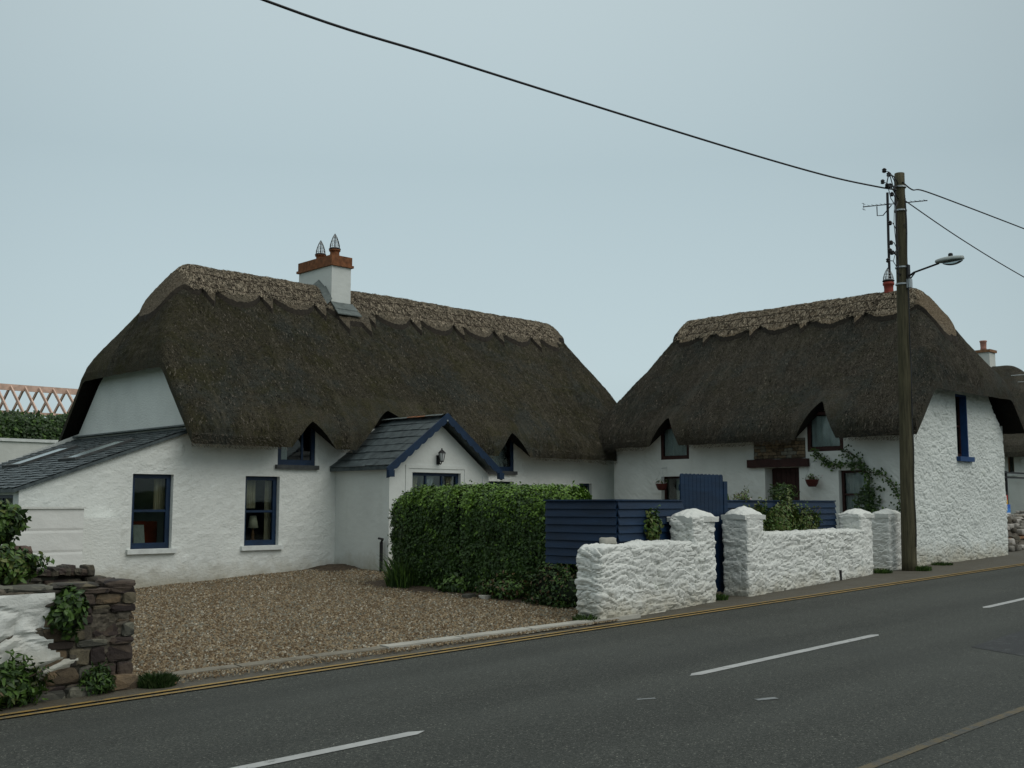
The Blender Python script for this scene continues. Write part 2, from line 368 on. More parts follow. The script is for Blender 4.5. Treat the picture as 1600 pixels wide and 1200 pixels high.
# kerb stones : flush edging between gravel and verge
mb = MB(); mb2 = MB(); x = 4.9
while x < 10.7:
    L = random.uniform(.75,.95) if x < 7.3 else random.uniform(.9,1.15)
    y0, y1 = gry(x), gry(x+L-.02)
    t = mb if x < 7.0 else mb2; z = .045 if x < 7 else .055
    o = random.uniform(-.008,.008)
    vs = []; n = 10
    for i in range(n+1):
        xx = lerp(x, x+L-.025, i/n); yy = lerp(y0,y1,i/n)+o
        j1 = .022*N3(xx,1,0,5)+.012*N3(xx,1,3,17); j2 = .030*N3(xx,5,0,6)+.012*N3(xx,1,7,19)
        vs += [(xx,yy-.075+j1,g0(xx)-.02),(xx,yy-.07+j1,g0(xx)+z),(xx,yy+.075+j2,g0(xx)+z+.006),(xx,yy+.08+j2,g0(xx)-.02)]
    fs = [(0,1,2,3),(4*n+3,4*n+2,4*n+1,4*n)]
    for i in range(n):
        for k in range(3): a = 4*i+k; fs.append((a,a+4,a+5,a+1))
    t.add(vs, fs); x += L
struct(mb.build('kerb', M['kerb'])); struct(mb2.build('kerb_pale', M['kerbpale']))
# painted lines
mb = MB()
for yy in (9.10, 9.24): strip(mb, [(-40+i*.5, yy+.012*N3(i*.5,yy,0,.7)) for i in range(171)], .058, .012)
for o_ in [mb]: pass
struct(mb.build('double_yellow_line', M['yellow']))
mb = MB(); strip(mb, [(-40+i, 3.40+.07*math.sin(i*.3)) for i in range(86)], .075, .004)
struct(mb.build('far_yellow_line', M['yellow_faint']))
for k, (a, b) in enumerate((((-4.2,6.46),(-.7,6.44)), ((.9,6.4),(5.2,6.30)), ((8.34,6.26),(11.99,6.30)), ((15.38,6.50),(19.2,6.6)), ((23.2,6.6),(27,6.6)), ((31,6.6),(35,6.6)))):
    mb = MB(); n = 40; vs = []
    for i in range(n+1):
        t = i/n; x = lerp(a[0],b[0],t); y = lerp(a[1],b[1],t); w_ = .055*min(1, math.sqrt(max(0,1-(1-min(t,1-t)/.02)**2)) if min(t,1-t) < .02 else 1)+.004*N3(x,y,k,6)
        vs += [(x+(-.03 if i == 0 else 0),y-w_,g0(x)+.005),(x,y+w_,g0(x)+.005)]
    mb.add(vs, [(2*i,2*i+2,2*i+3,2*i+1) for i in range(n)])
    # tapered start and end are cut square; paint wears at the edges in the material
    struct(mb.build('centre_line_dash', M['white_line']))
for (x, y, l, w) in ((7.85,5.12,.09,.07),(7.2,5.85,.07,.04)):
    mb = MB(); strip(mb, [(x-l,y+.05),(x+l,y-.03)], w, .005); struct(mb.build('paint_fleck', M['faint_white']))
mb = MB(); mb.add([(x,y,g0(x)+.003) for x, y in ((11.7,5.1),(15.5,5.35),(15.2,4.0),(11.2,3.9))], [(0,3,2,1)])
struct(mb.build('road_patch', M['patch']))

# ------------------------------------------------------------------ thatched roofs
def smin(a, b, k):
    h = clamp(.5+.5*(b-a)/k); return b*(1-h)+a*h-k*h*(1-h)
class Roof:
    # ridge along axis a; b across. swap=True: a=world Y, b=world X
    def __init__(s, A0, A1, B0, B1, bc, zr, slope, hip0, hip1, swap, dormers, seed):
        s.A0,s.A1,s.B0,s.B1,s.bc,s.zr,s.slope,s.hip0,s.hip1,s.swap,s.dorm,s.seed = A0,A1,B0,B1,bc,zr,slope,hip0,hip1,swap,dormers,seed
    def W(s, a, b, z): return (b,a,z) if s.swap else (a,b,z)
    def base(s, a, b):
        d = abs(b-s.bc); z = s.zr + .12 - s.slope*d
        z = smin(z, s.zr+.015, .22)
        z -= .10*math.sin(clamp(d/2.9)*PI)*.5
        h0 = s.hip0[1] + (a-s.A0)*s.hip0[0]; h1 = s.hip1[1] + (s.A1-a)*s.hip1[0]
        k = .10+.45*sstep(.2,1.6,min(z,h0,h1)-(s.zr-2.6)); z = smin(z, h0, k); z = smin(z, h1, k)
        return z
    def z(s, a, b, edge=True):
        z = s.base(a, b)
        for (ac, zt, hw_) in s.dorm:      # swelling that runs up the slope above each eyebrow
            t = clamp((b-s.B0)/(2.0)); w = hw_*.75+.25*t
            z += .15*math.exp(-((a-ac)/w)**2)*(1-sstep(.1,1,t))
        p = s.seed
        z += .035*N3(a,b,p,.9) + .02*N3(a,b,p+4,3) + .008*N3(a,b,p+7,11)
        if edge:
            d = min(a-s.A0, s.A1-a, b-s.B0, s.B1-b); r = .20
            if d < r: z -= r*.85*(1-math.sqrt(max(0,1-(1-d/r)**2)))
        return z
    def build(s, mats, parent, step=.05, slivers=60000, thick=.34):
        na = int((s.A1-s.A0)/step); nb = int((s.B1-s.B0)/step)
        def warp(t, n):   # more rows near the borders
            return t
        mb = MB(); vs = []; fs = []
        P = [[None]*(na+1) for _ in range(nb+1)]
        for j in range(nb+1):
            for i in range(na+1):
                a = lerp(s.A0,s.A1,i/na); b = lerp(s.B0,s.B1,j/nb)
                jit = .012*N3(a,b,9,8)
                aa, bb = a, b
                if i in (0,na): aa += jit
                if j in (0,nb): bb += jit
                vs.append(s.W(aa,bb,s.z(a,b)))
        top = len(vs)
        for j in range(nb+1):
            for i in range(na+1):
                a = lerp(s.A0,s.A1,i/na); b = lerp(s.B0,s.B1,j/nb)
                d = min(a-s.A0, s.A1-a, b-s.B0, s.B1-b)
                zz = s.base(a,b) - thick + .01*N3(a,b,3,4)
                vs.append(s.W(a,b,min(zz, s.z(a,b)-.1)))
        fm = []
        W1 = na+1
        for j in range(nb):
            for i in range(na):
                q = j*W1+i; fs.append((q,q+1,q+W1+1,q+W1)); fm.append(0)
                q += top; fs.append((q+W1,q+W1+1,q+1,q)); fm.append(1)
        for i in range(na):
            q = i; fs.append((q,q+top,q+top+1,q+1)); fm.append(0)
            q = nb*W1+i; fs.append((q+1,q+1+top,q+top,q)); fm.append(0)
        for j in range(nb):
            q = j*W1; fs.append((q+W1,q+W1+top,q+top,q)); fm.append(0)
            q = j*W1+na; fs.append((q,q+top,q+W1+top,q+W1)); fm.append(0)
        mb.add(vs, fs); mb.m = fm
        o = mb.build('roof', mats[:3], parent, smooth=False)
        # eyebrow openings: pointed arch cut through the eave
        cm = MB()
        for (ac, zt, hw) in s.dorm:
            zb = s.B0; z0 = 1.6; prof = []
            eave = s.zr - s.slope*(s.bc-s.B0) - .35
            n = 14
            for k in range(n+1):
                t = (k/n)**.8; prof.append((ac-hw*(1-t)**.80, lerp(eave, zt, t)))
            prof = [(ac-hw-.02, z0)] + prof
            right = [(2*ac-x, z) for x, z in prof[:-1]][::-1]
            prof = prof + right
            bb0, bb1 = s.B0-.5, s.B0+.50
            vs = [s.W(x, bb0, z) for x, z in prof] + [s.W(x, bb1, z) for x, z in prof]
            m_ = len(prof); fs = [tuple(range(m_))[::-1], tuple(range(m_,2*m_))] + [(k,(k+1)%m_,m_+(k+1)%m_,m_+k) for k in range(m_)]
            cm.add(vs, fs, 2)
        if s.dorm:
            cut = cm.build('roof_cutter', [mats[0],mats[1],mats[2]], None)
            b = bmesh.new(); b.from_mesh(cut.data); bmesh.ops.recalc_face_normals(b, faces=b.faces); b.to_mesh(cut.data); b.free()
            b = bmesh.new(); b.from_mesh(o.data); bmesh.ops.recalc_face_normals(b, faces=b.faces); b.to_mesh(o.data); b.free()
            md = o.modifiers.new('b', 'BOOLEAN'); md.operation = 'DIFFERENCE'; md.object = cut; md.solver = 'EXACT'
            bpy.context.view_layer.update()
            dg = bpy.context.evaluated_depsgraph_get()
            nm = bpy.data.meshes.new_from_object(o.evaluated_get(dg)); o.modifiers.clear(); o.data = nm
            bpy.data.objects.remove(cut, do_unlink=True)
        o.data.name = 'roof'
        # reed ends lying on the slope
        sl = MB(); rnd = random.Random(s.seed)
        inarch = lambda a, b: any(abs(a-ac) < hw_+.02 and b < s.B0+.75 and s.z(a,b) < zt_+.3 for ac, zt_, hw_ in s.dorm)
        for _ in range(slivers):
            a = rnd.uniform(s.A0+.02,s.A1-.02); b = rnd.uniform(s.B0+.01, s.bc+.6)
            if inarch(a, b): continue
            z = s.z(a,b); e = .03; ga = (s.z(a+e,b)-z)/e; gb = (s.z(a,b+e)-z)/e
            ga += rnd.gauss(0,.35); gg = math.hypot(ga,gb) or 1; da, db = -ga/gg, -gb/gg
            L = rnd.uniform(.015,.05); w = rnd.uniform(.003,.007)
            lift = rnd.uniform(.003,.016)
            zz2 = z - gg*L + lift
            pa, pb = -db*w, da*w
            mi = 0 if rnd.random() < .84 else (1 if rnd.random() < .45 else 2)
            sl.add([s.W(a-pa,b-pb,z+.004), s.W(a+pa,b+pb,z+.004), s.W(a+da*L+pa,b+db*L+pb,zz2), s.W(a+da*L-pa,b+db*L-pb,zz2)], [(0,1,2,3)], mi)
        # fringe of reed butts along the eave and verge
        for _ in range(int(slivers*.1)):
            a = rnd.uniform(s.A0,s.A1); b = s.B0
            if inarch(a, b): continue
            z = s.z(a,b)-rnd.uniform(-.02,.24); L = rnd.uniform(.01,.04)
            sl.add([s.W(a-.004,b+.01,z), s.W(a+.004,b+.01,z), s.W(a+.004,b-L,z-L*.9), s.W(a-.004,b-L,z-L*.9)], [(0,1,2,3)], rnd.choice((0,0,1)))
        sl.build('loose_reed', [mats[0], M['straw'] , M['soffit']], o)
        return o
    def cap(s, mat, parent, r0, r1, phase, apron=None, period=1.42, L0=.56, endL=.95, thick=.115, face1=1.0):
        # stadium around the ridge segment r0..r1
        Ls = r1-r0; segs = []; ds = .02
        n = int(Ls/ds)
        def lobe(u):
            p = (u-phase)/period; p -= math.floor(p+.5)   # -.5...5, tip at 0
            ap = abs(p)
            if ap < .10: return .05 + .25*(1-ap/.10)**.8
            return -.02 + .25*math.sin(PI*(ap-.10)/.80)**.7
        for i in range(n+1):      # front side (toward B0)
            u = r0+Ls*i/n; L = L0+lobe(u)
            if apron:
                (c, w, ext) = apron; t = (u-c)/w
                if abs(t) < 1.6:
                    e = ext*(1-sstep(.75,1.5,abs(t)))
                    tipa = .22*max(0,1-abs(abs(t)-.75)/.35)
                    L = max(L, L0+e+tipa*(1 if abs(t) < 1.1 else 0)) if abs(t) < 1.2 else max(L, L0+e)
            segs.append((u, 0, -1, L))
        m = 60
        for i in range(1, m):     # r1 end
            th = PI*i/m; segs.append((r1, math.sin(th), -math.cos(th), lerp(L0, endL*face1, math.sin(th)**2)+.10*abs(math.cos(th*3))))
        for i in range(n+1):
            u = r1-Ls*i/n; segs.append((u, 0, 1, L0+lobe(u)))
        for i in range(1, m):
            th = PI*i/m; segs.append((r0, -math.sin(th), math.cos(th), lerp(L0, endL, math.sin(th)**2)+.10*abs(math.cos(th*3))))
        mb = MB(); vs = []; fs = []; fmi = []; R = 30; N = len(segs)
        for (u, da, db, L) in segs:
            for r in range(R+1):
                v = r/R; a = u+da*L*v; b = s.bc+db*L*v
                t = thick*(1 if v < .955 else math.sqrt(max(0,1-((v-.955)/.045)**2)))
                z = s.z(a,b,False)+t+.012*N3(a,b,5,9)+.02*N3(a,b,6,22)+.008*N3(a,b,2,40)
                if r == R: z -= .045
                vs.append(s.W(a,b,z))
        for q in range(N):
            q2 = (q+1) % N
            for r in range(R):
                A = q*(R+1)+r; B = q2*(R+1)+r; fs.append((A,A+1,B+1,B)); fmi.append(1 if r == R-1 else 0)
        mb.add(vs, fs); mb.m = fmi; o = mb.build('ridge_cap', [mat, M['capshade']], parent)
        # hazel rods pegged over the cap
        rd = MB(); rnd = random.Random(s.seed+2)
        def P(u, v): return Vector(s.W(u, s.bc-v, s.z(u, s.bc-v, False)+thick+.016))
        for v in (.30, .53):
            u = r0-.1
            while u < r1-.1:
                u2 = min(u+rnd.uniform(.7,1.1), r1); k = rnd.uniform(-.02,.02)
                rd.tube([P(lerp(u,u2,t/5), v+k+.012*math.sin(t*2+u)) for t in range(6)], .009, 4); u = u2-.06
        u = r0
        while u < r1-.25:
            w = rnd.uniform(.16,.26)
            if not (apron and abs(u-apron[0]+.1) < .35):
                rd.tube([P(u,.31), P(u+w*.5,.42), P(u+w,.53)], .007, 4); rd.tube([P(u+w,.31), P(u+w*.5,.42), P(u,.53)], .007, 4)
                if rnd.random() < .5: rd.tube([P(u,.04), P(u+.06,.16), P(u+.13,.28)], .007, 4)
            u += w*rnd.uniform(.9,2.1)
        for _ in range(int(Ls*700)):   # loose straw
            u = rnd.uniform(r0-.2,r1+.2); v = rnd.uniform(.0,.62); p = P(u,v)-Vector((0,0,.012)); an = rnd.gauss(0,.7); L = rnd.uniform(.06,.18)
            q = P(u+math.sin(an)*L, min(v+math.cos(an)*L*.6,.50+lobe(u)))+Vector((0,0,rnd.uniform(-.012,.012)))
            rd.bar(p, q, .009, .004, rnd.choice((1,1,1,2)))
        rd.build('hazel_rods', [M['rod'], M['capstraw'], M['soffit']], parent)
        return o

# ------------------------------------------------------------------ wall panels with openings
def panel(mb, axis, c, u0, u1, zb, zt, holes, depth=.18, step=.25, mi=0, disp=None, sign=1, thickhole=None):
    """axis 'Y': plane y=c facing -Y, u=x ; axis 'X': plane x=c facing -X, u=y. zb, zt functions of u."""
    us = set([u0,u1]); zs = set()
    for h in holes: us |= {h[0],h[1]}; zs |= {h[2],h[3]}
    zmin = min(zb(u0), zb(u1)); zmax = max(zt(lerp(u0,u1,k/20)) for k in range(21)); zs |= {zmin, zmax}
    def fill(S):
        S = sorted(S); out = []
        for a, b in zip(S, S[1:]):
            n = max(1, int(math.ceil((b-a)/step))); out += [lerp(a,b,i/n) for i in range(n)]
        return out+[S[-1]]
    U = fill(us); Z = fill(zs)
    def P(u, z, d=0):
        if disp:
            k = 1.
            for h in holes:
                dd = max(h[0]-u, u-h[1], h[2]-z, z-h[3]); k = min(k, clamp(dd/.06))
            d2 = d*sign - disp(u, z)*k*sign
        else: d2 = d*sign
        return (u, c+d2, z) if axis == 'Y' else (c+d2, u, z)
    idx = {}; vs = []; fs = []
    def V(i, j):
        if (i,j) not in idx:
            z = min(max(Z[j], zb(U[i])), zt(U[i])); idx[(i,j)] = len(vs); vs.append(P(U[i], z))
        return idx[(i,j)]
    for i in range(len(U)-1):
        for j in range(len(Z)-1):
            um, zm = (U[i]+U[i+1])/2, (Z[j]+Z[j+1])/2
            if any(h[0] < um < h[1] and h[2] < zm < h[3] for h in holes): continue
            if Z[j] >= zt(U[i])-1e-6 and Z[j] >= zt(U[i+1])-1e-6: continue
            if Z[j+1] <= zb(U[i])+1e-6 and Z[j+1] <= zb(U[i+1])+1e-6: continue
            fs.append((V(i,j),V(i+1,j),V(i+1,j+1),V(i,j+1)))
    mb.add(vs, fs, mi)
    for h in holes:
        d = h[4] if len(h) > 4 else depth; a,b,z0,z1 = h[:4]
        def Q(u, z, dd): return (u, c+dd*sign, z) if axis == 'Y' else (c+dd*sign, u, z)
        for (p,q) in (((a,z0),(a,z1)),((b,z0),(b,z1)),((a,z0),(b,z0)),((a,z1),(b,z1))):
            mb.add([Q(*p,0),Q(*q,0),Q(*q,d),Q(*p,d)], [(0,1,2,3)], mi)

def window(parent, axis, c, u0, u1, z0, z1, mat, rec=.12, sill=None, curtain=None, mullions=(), transom=None, fw=.06, name='window', sillw=.08):
    """sash window filling an opening in plane c; returns frame"""
    def B(mb, a, b, d0, d1, p, q):
        if axis == 'Y': mb.box(a,b,c+d0,c+d1,p,q)
        else: mb.box(c+d0,c+d1,a,b,p,q)
    f = MB(); e = .004
    B(f,u0+e,u0+fw,rec,rec+.07,z0,z1); B(f,u1-fw,u1-e,rec,rec+.07,z0,z1)
    B(f,u0+fw,u1-fw,rec,rec+.07,z0,z0+fw*1.25); B(f,u0+fw,u1-fw,rec,rec+.07,z1-fw*.9,z1-e)
    if transom: B(f,u0+fw,u1-fw,rec+.012,rec+.062,transom-.022,transom+.022)
    for m_ in mullions: B(f,m_-.02,m_+.02,rec+.014,rec+.06,z0+fw*1.25,z1-fw*.9)
    fo = f.build(name, mat, parent)
    g = MB(); B(g,u0+fw,u1-fw,rec+.03,rec+.036,z0+fw,z1-fw*.9); g.build('pane', M['glass'], fo)
    if sill:
        s = MB(); B(s,u0-sillw,u1+sillw,-.07,rec+.01,z0-.085,z0-.002); s.build('sill', sill, fo)
    return fo
def curtain_at(axis, c, u0, u1, z0, z1, mat, label, rec=.24, amp=.02, group='curtains behind the windows', waist=0, side=1):
    n = 50; mb = MB(); vs = []; fs = []
    for j in range(9):
        t = j/8
        for i in range(n+1):
            s_ = i/n; w = 1-waist*math.sin(PI*t)**1
            u = lerp(u0,u1, s_*w if side > 0 else 1-s_*w); d = rec+amp*math.sin(s_*n*.75)+amp*.4*math.sin(s_*19+t*2)
            z = lerp(z0,z1,t); vs.append((u,c+d,z) if axis == 'Y' else (c+d,u,z))
    for j in range(8):
        for i in range(n): a = j*(n+1)+i; fs.append((a,a+1,a+n+2,a+n+1))
    mb.add(vs, fs); return tag(mb.build('curtain', mat, None, smooth=True), label, 'curtain', group)

# ================================================================== LEFT COTTAGE
XL, YF, XR = 9.95, 19.0, 21.63
cot = thing('thatched_cottage', 'long white thatched cottage with gabled porch, slate lean-to and gravel yard in front', 'cottage', (15,YF,.3))
walls = MB()
leanz = lambda x: 3.16-(XL-x)*.364
LW = [ (8.8,9.59,.93,2.29,.2), (11.1,11.87,.93,2.29,.2), (11.81,12.70,2.53,3.6,.12), (17.5,18.41,.7,2.28,.2), (17.5,18.41,2.53,3.6,.12), (20.75,21.24,1.3,2.27,.16)]
def topF(x): return leanz(x)-.03 if x < XL-.02 else (3.36 if not any(abs(x-d) < .46 for d in (12.25,17.95)) else 3.36)
# lower and upper openings overlap in x but not in z
rc = lambda u, z: .012*N3(u,z,3,9)+.010*N3(u,z,8,2)
panel(walls, 'Y', YF, 6.81, XR+1.0, lambda x: gz(x,YF)-.15, topF, [h for h in LW], step=.07, disp=rc)
# gable wall facing left (above the lean-to) and back / right walls
gprof = lambda y: min(4.35+.25, 6.3-1.15*abs(y-21.65)+.2)
panel(walls, 'X', XL, YF, 24.3, lambda y: .1, lambda y: min(4.5, 3.3+1.05*min(y-YF, 24.3-y)+.0), [], step=.25)
walls.add([(6.81,24.3,0),(XR+1,24.3,0),(XR+1,24.3,3.3),(XL,24.3,3.3),(6.81,24.3,1.98)], [(0,1,2,3,4)])
walls.add([(XR+1,YF,0),(XR+1,24.3,0),(XR+1,24.3,3.3),(XR+1,21.65,6.2),(XR+1,YF,3.3)], [(0,1,2,3,4)])
# lean-to end wall facing left with its opening
panel(walls, 'X', 6.81, YF, 24.3, lambda y: 0, lambda y: 1.98, [(19.25,21.4,1.0,1.9,.12)], step=.5)
walls.build('wall', M['render'], cot)
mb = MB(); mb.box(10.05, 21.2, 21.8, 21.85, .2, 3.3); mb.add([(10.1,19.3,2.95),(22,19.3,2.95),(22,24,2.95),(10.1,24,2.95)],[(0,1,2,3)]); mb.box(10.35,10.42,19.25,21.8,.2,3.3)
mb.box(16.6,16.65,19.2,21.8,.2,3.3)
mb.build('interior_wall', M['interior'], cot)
roofL = Roof(9.66, 23.15, 18.48, 24.8, 21.65, 6.83, 1.185, (1.72,4.74), (3.4,4.6), False, [], 1)
# opening above the porch too: porch roof simply meets the thatch under a third eyebrow
roofL.dorm = [(12.33,3.40,.62),(17.93,3.42,.62),(14.42,3.76,1.16)]
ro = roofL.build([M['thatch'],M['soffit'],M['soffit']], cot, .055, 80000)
roofL.cap(M['ridge'], ro, 11.05, 22.0, 11.30, apron=(14.98,.42,.30), period=1.42, endL=.92, face1=.75)
# windows
w = window(cot,'Y',YF,8.8,9.59,.93,2.29,M['blue'],rec=.10,sill=M['sill'],transom=1.62,fw=.085)
w = window(cot,'Y',YF,11.1,11.87,.93,2.29,M['blue'],rec=.10,sill=M['sill'],transom=1.60,fw=.085)
window(cot,'Y',YF,11.81,12.70,2.53,3.5,M['blue'],rec=.01,sill=M['darksill'],mullions=(12.40,),fw=.085,name='dormer_window',sillw=.06)
window(cot,'Y',YF,17.5,18.41,2.53,3.5,M['blue'],rec=.01,sill=M['darksill'],mullions=(),fw=.085,name='dormer_window',sillw=.06)
window(cot,'Y',YF,17.5,18.41,.7,2.28,M['blue'],rec=.14,transom=1.5)
window(cot,'Y',YF,20.75,21.24,1.3,2.27,M['blue'],rec=.1)
window(cot,'X',6.81,19.25,21.4,1.0,1.9,M['blue'],rec=.05,mullions=(19.95,20.7))
curtain_at('Y',YF,11.72,12.0,1.0,2.25,M['cream'],'pale curtain hanging at the right of the window with the table lamp',rec=.30)
curtain_at('Y',YF,11.25,11.50,1.66,2.25,M['cream'],'short pale curtain above the table lamp',rec=.30)
curtain_at('Y',YF,9.36,9.58,1.64,2.22,M['cream'],'narrow grey curtain in the sash window nearest the lean-to',rec=.30)
curtain_at('Y',YF,17.62,18.35,2.6,3.3,M['curtain'],'net curtain in the thatched dormer right of the porch',rec=.16)
curtain_at('Y',YF,11.9,12.12,2.6,3.2,M['curtain'],'white curtain edge in the thatched dormer left of the porch',rec=.16)
# table lamp, chair and book inside
t = thing('table_lamp','table lamp with cream cone shade standing behind the sash window','lamp',(11.50,19.36,1.02))
MB().lathe((11.50,19.36,1.02),[(.06,0),(.05,.02),(.02,.05),(.035,.12),(.018,.2),(.015,.26)],14).build('base',M['ply'],t,True)
MB().lathe((11.50,19.36,1.27),[(.105,0),(.065,.24)],20).build('lamp_shade',M['shade'],t,True)
mb = MB(); mb.box(8.75,12.2,19.22,19.6,.94,1.0); tag(mb.build('window_board',M['sill']),'pale board inside below the two sash windows','shelf')
t = thing('armchair','red brown armchair back seen through the sash window beside the lean-to','chair',(9.2,19.8,.3))
mb = MB(); mb.box(8.98,9.6,19.62,19.78,.35,1.42); mb.box(8.98,9.6,19.78,20.3,.3,.8); mb.build('seat_back',M['rug'],t)
for x_ in (8.98,9.5): MB().box(x_,x_+.1,19.79,20.3,.805,1.0).build('armrest',M['rug'],t)
mb = MB(); mb.add([(9.08,19.45,1.0),(9.24,19.35,1.0),(9.22,19.38,1.36),(9.06,19.48,1.36),(9.08,19.48,1.0),(9.24,19.38,1.0),(9.22,19.41,1.36),(9.06,19.51,1.36)],[(0,1,2,3),(7,6,5,4),(0,3,7,4),(1,5,6,2),(3,2,6,7)])
tag(mb.build('book',M['book']),'open white book standing on the inner window board','book')

# slate roofs ------------------------------------------------
def slates(mb, o, du, dv, nu, nv, wu, wv, seed, jit=.01, mis=0):
    """courses: o = lower corner, du along course, dv up slope (unit vectors), laid from eave upward"""
    rnd = random.Random(seed); o = Vector(o); du = Vector(du); dv = Vector(dv); n = du.cross(dv).normalized()
    if n.z < 0: n = -n
    for j in range(nv):
        off = -.5*wu if j % 2 else 0
        for i in range(nu+1):
            u0 = max(0, i*wu+off); u1 = min(nu*wu, (i+1)*wu+off-.006)
            if u1-u0 < .02: continue
            v0 = j*wv+rnd.uniform(-jit,jit); v1 = min(j*wv+wv*1.6, nv*wv)
            h0 = .020+rnd.uniform(0,.012); h1 = .002
            p = [o+du*u0+dv*v0+n*h0, o+du*u1+dv*v0+n*(h0+rnd.uniform(-.003,.003)), o+du*u1+dv*v1+n*h1, o+du*u0+dv*v1+n*h1]
            q = [p[0]-n*.012, p[1]-n*.012]
            mb.add(p+q, [(0,1,2,3),(4,5,1,0)], 0)
# lean-to roof: rises toward +X
sx = Vector((1,0,.364)).normalized()
mb = MB(); L = (XL-6.70)/sx.x
org = Vector((6.70,18.93,leanz(6.70)+.02))
slates(mb, org, (0,1,0), sx, 34, 22, 5.5/34, L/22, 5, .02)
mb.add([org+Vector((0,0,-.06)), org+Vector((0,5.5,-.06)), org+sx*L+Vector((0,5.5,-.06)), org+sx*L+Vector((0,0,-.06)), org, org+Vector((0,5.5,0)), org+sx*L+Vector((0,5.5,0)), org+sx*L], [(0,1,2,3),(0,3,7,4),(4,5,1,0),(4,7,6,5),(1,5,6,2)])
lr = mb.build('lean_to_roof', M['slate'], cot)
mb = MB()
a = org+sx*L; mb.bar(a+Vector((-.06,0,.05)), a+Vector((-.06,5.5,.05)), .16, .03); mb.build('flashing', M['lead'], lr)
def rooflight(y0, y1, v0, v1):
    sk = MB(); nrm = Vector((-.342,0,.94)); 
    def Q(y, v, h): p = Vector((6.70,0,leanz(6.70)+.02))+sx*v+nrm*h; return Vector((p.x,y,p.z))
    for (ya,yb,va,vb) in ((y0,y1,v0,v0+.07),(y0,y1,v1-.07,v1),(y0,y0+.07,v0+.07,v1-.07),(y1-.07,y1,v0+.07,v1-.07)):
        vs = [Q(ya,va,.0),Q(yb,va,.0),Q(yb,vb,.0),Q(ya,vb,.0),Q(ya,va,.065),Q(yb,va,.065),Q(yb,vb,.065),Q(ya,vb,.065)]
        sk.add(vs,[(4,5,6,7),(0,1,5,4),(1,2,6,5),(2,3,7,6),(3,0,4,7)])
    so = sk.build('rooflight', M['darksill'], cot)
    g = MB(); g.add([Q(y0+.06,v0+.06,.05),Q(y1-.06,v0+.06,.05),Q(y1-.06,v1-.06,.05),Q(y0+.06,v1-.06,.05)],[(0,1,2,3)]); g.build('pane', M['skyglass'], so)
rooflight(20.0, 20.8, 1.55, 2.75); rooflight(22.3, 23.2, 1.35, 2.6)

# porch ------------------------------------------------------
PX0, PX1, PY, PXM = 13.22, 15.86, 17.17, 14.50
pw = MB()
ptop = lambda x: 3.40-.745*abs(x-PXM)
panel(pw,'Y',PY,PX0,PX1,lambda x: gz(x,PY)-.15,ptop,[(13.80,15.09,.9,2.38,.14)],step=.15)
panel(pw,'X',PX0,PY,YF,lambda y: gz(PX0,y)-.15,lambda y: 2.42,[],step=.3)
panel(pw,'X',PX1,PY,YF,lambda y: gz(PX0,y)-.15,lambda y: 2.42,[],step=.3)
# raised plaster margins and band
pw.box(PX0-.012,PX0+.16,PY-.014,PY-.002,.2,2.34); pw.box(PX1-.16,PX1+.012,PY-.014,PY-.002,.2,2.34)
pw.box(13.62,15.27,PY-.014,PY-.002,2.46,2.53); pw.box(13.62,13.70,PY-.014,PY-.002,.3,2.46); pw.box(15.19,15.27,PY-.014,PY-.002,.3,2.46)
pw.build('porch_wall', M['render_smooth'], cot)
window(cot,'Y',PY,13.80,15.09,.9,2.38,M['blue'],rec=.08,mullions=(14.22,14.65),fw=.07,name='porch_window')
curtain_at('Y',PY,13.86,14.10,1.0,2.3,M['cream'],'cream curtain gathered at the left of the porch window',rec=.2,waist=.3)
curtain_at('Y',PY,14.20,14.52,1.0,2.3,M['curtain'],'white curtain in the middle of the porch window',rec=.2,waist=.3)
curtain_at('Y',PY,14.84,15.04,1.0,2.3,M['cream'],'cream curtain gathered at the right of the porch window',rec=.2,waist=.3,side=-1)
mb = MB(); SP = .745
for sgn in (-1,1):
    hw = 1.43; dz = hw*SP; dv = Vector((-sgn*1,0,SP)).normalized(); Ls = math.hypot(hw,dz)
    o_ = Vector((PXM+sgn*hw,16.93,3.55-dz))
    slates(mb, o_, (0,1,0), dv, 9, 7, 2.5/9, Ls/7, 21+sgn, .012)
    th = Vector((0,0,-.07))
    a = o_; b = o_+Vector((0,2.6,0)); c_ = b+dv*Ls; d_ = a+dv*Ls
    mb.add([a,b,c_,d_,a+th,b+th,c_+th,d_+th],[(0,1,2,3),(4,7,6,5),(0,4,5,1),(0,3,7,4)])
pr = mb.build('porch_roof', M['slate'], cot)
mb = MB()
for k in range(9):
    y = 16.93+k*.29; vs = []
    for s_ in (0,1):
        for t in range(5):
            an = lerp(-.8,.8,t/4); vs.append((PXM+.15*math.sin(an)/.717, y+s_*.28, 3.46+.13*math.cos(an)+.004*(k%2)))
    mb.add(vs,[(t,t+1,t+6,t+5) for t in range(4)], 1 if k in (2,3) else 0)
mb.build('ridge_tile', [M['lead'], M['terracotta']], pr)
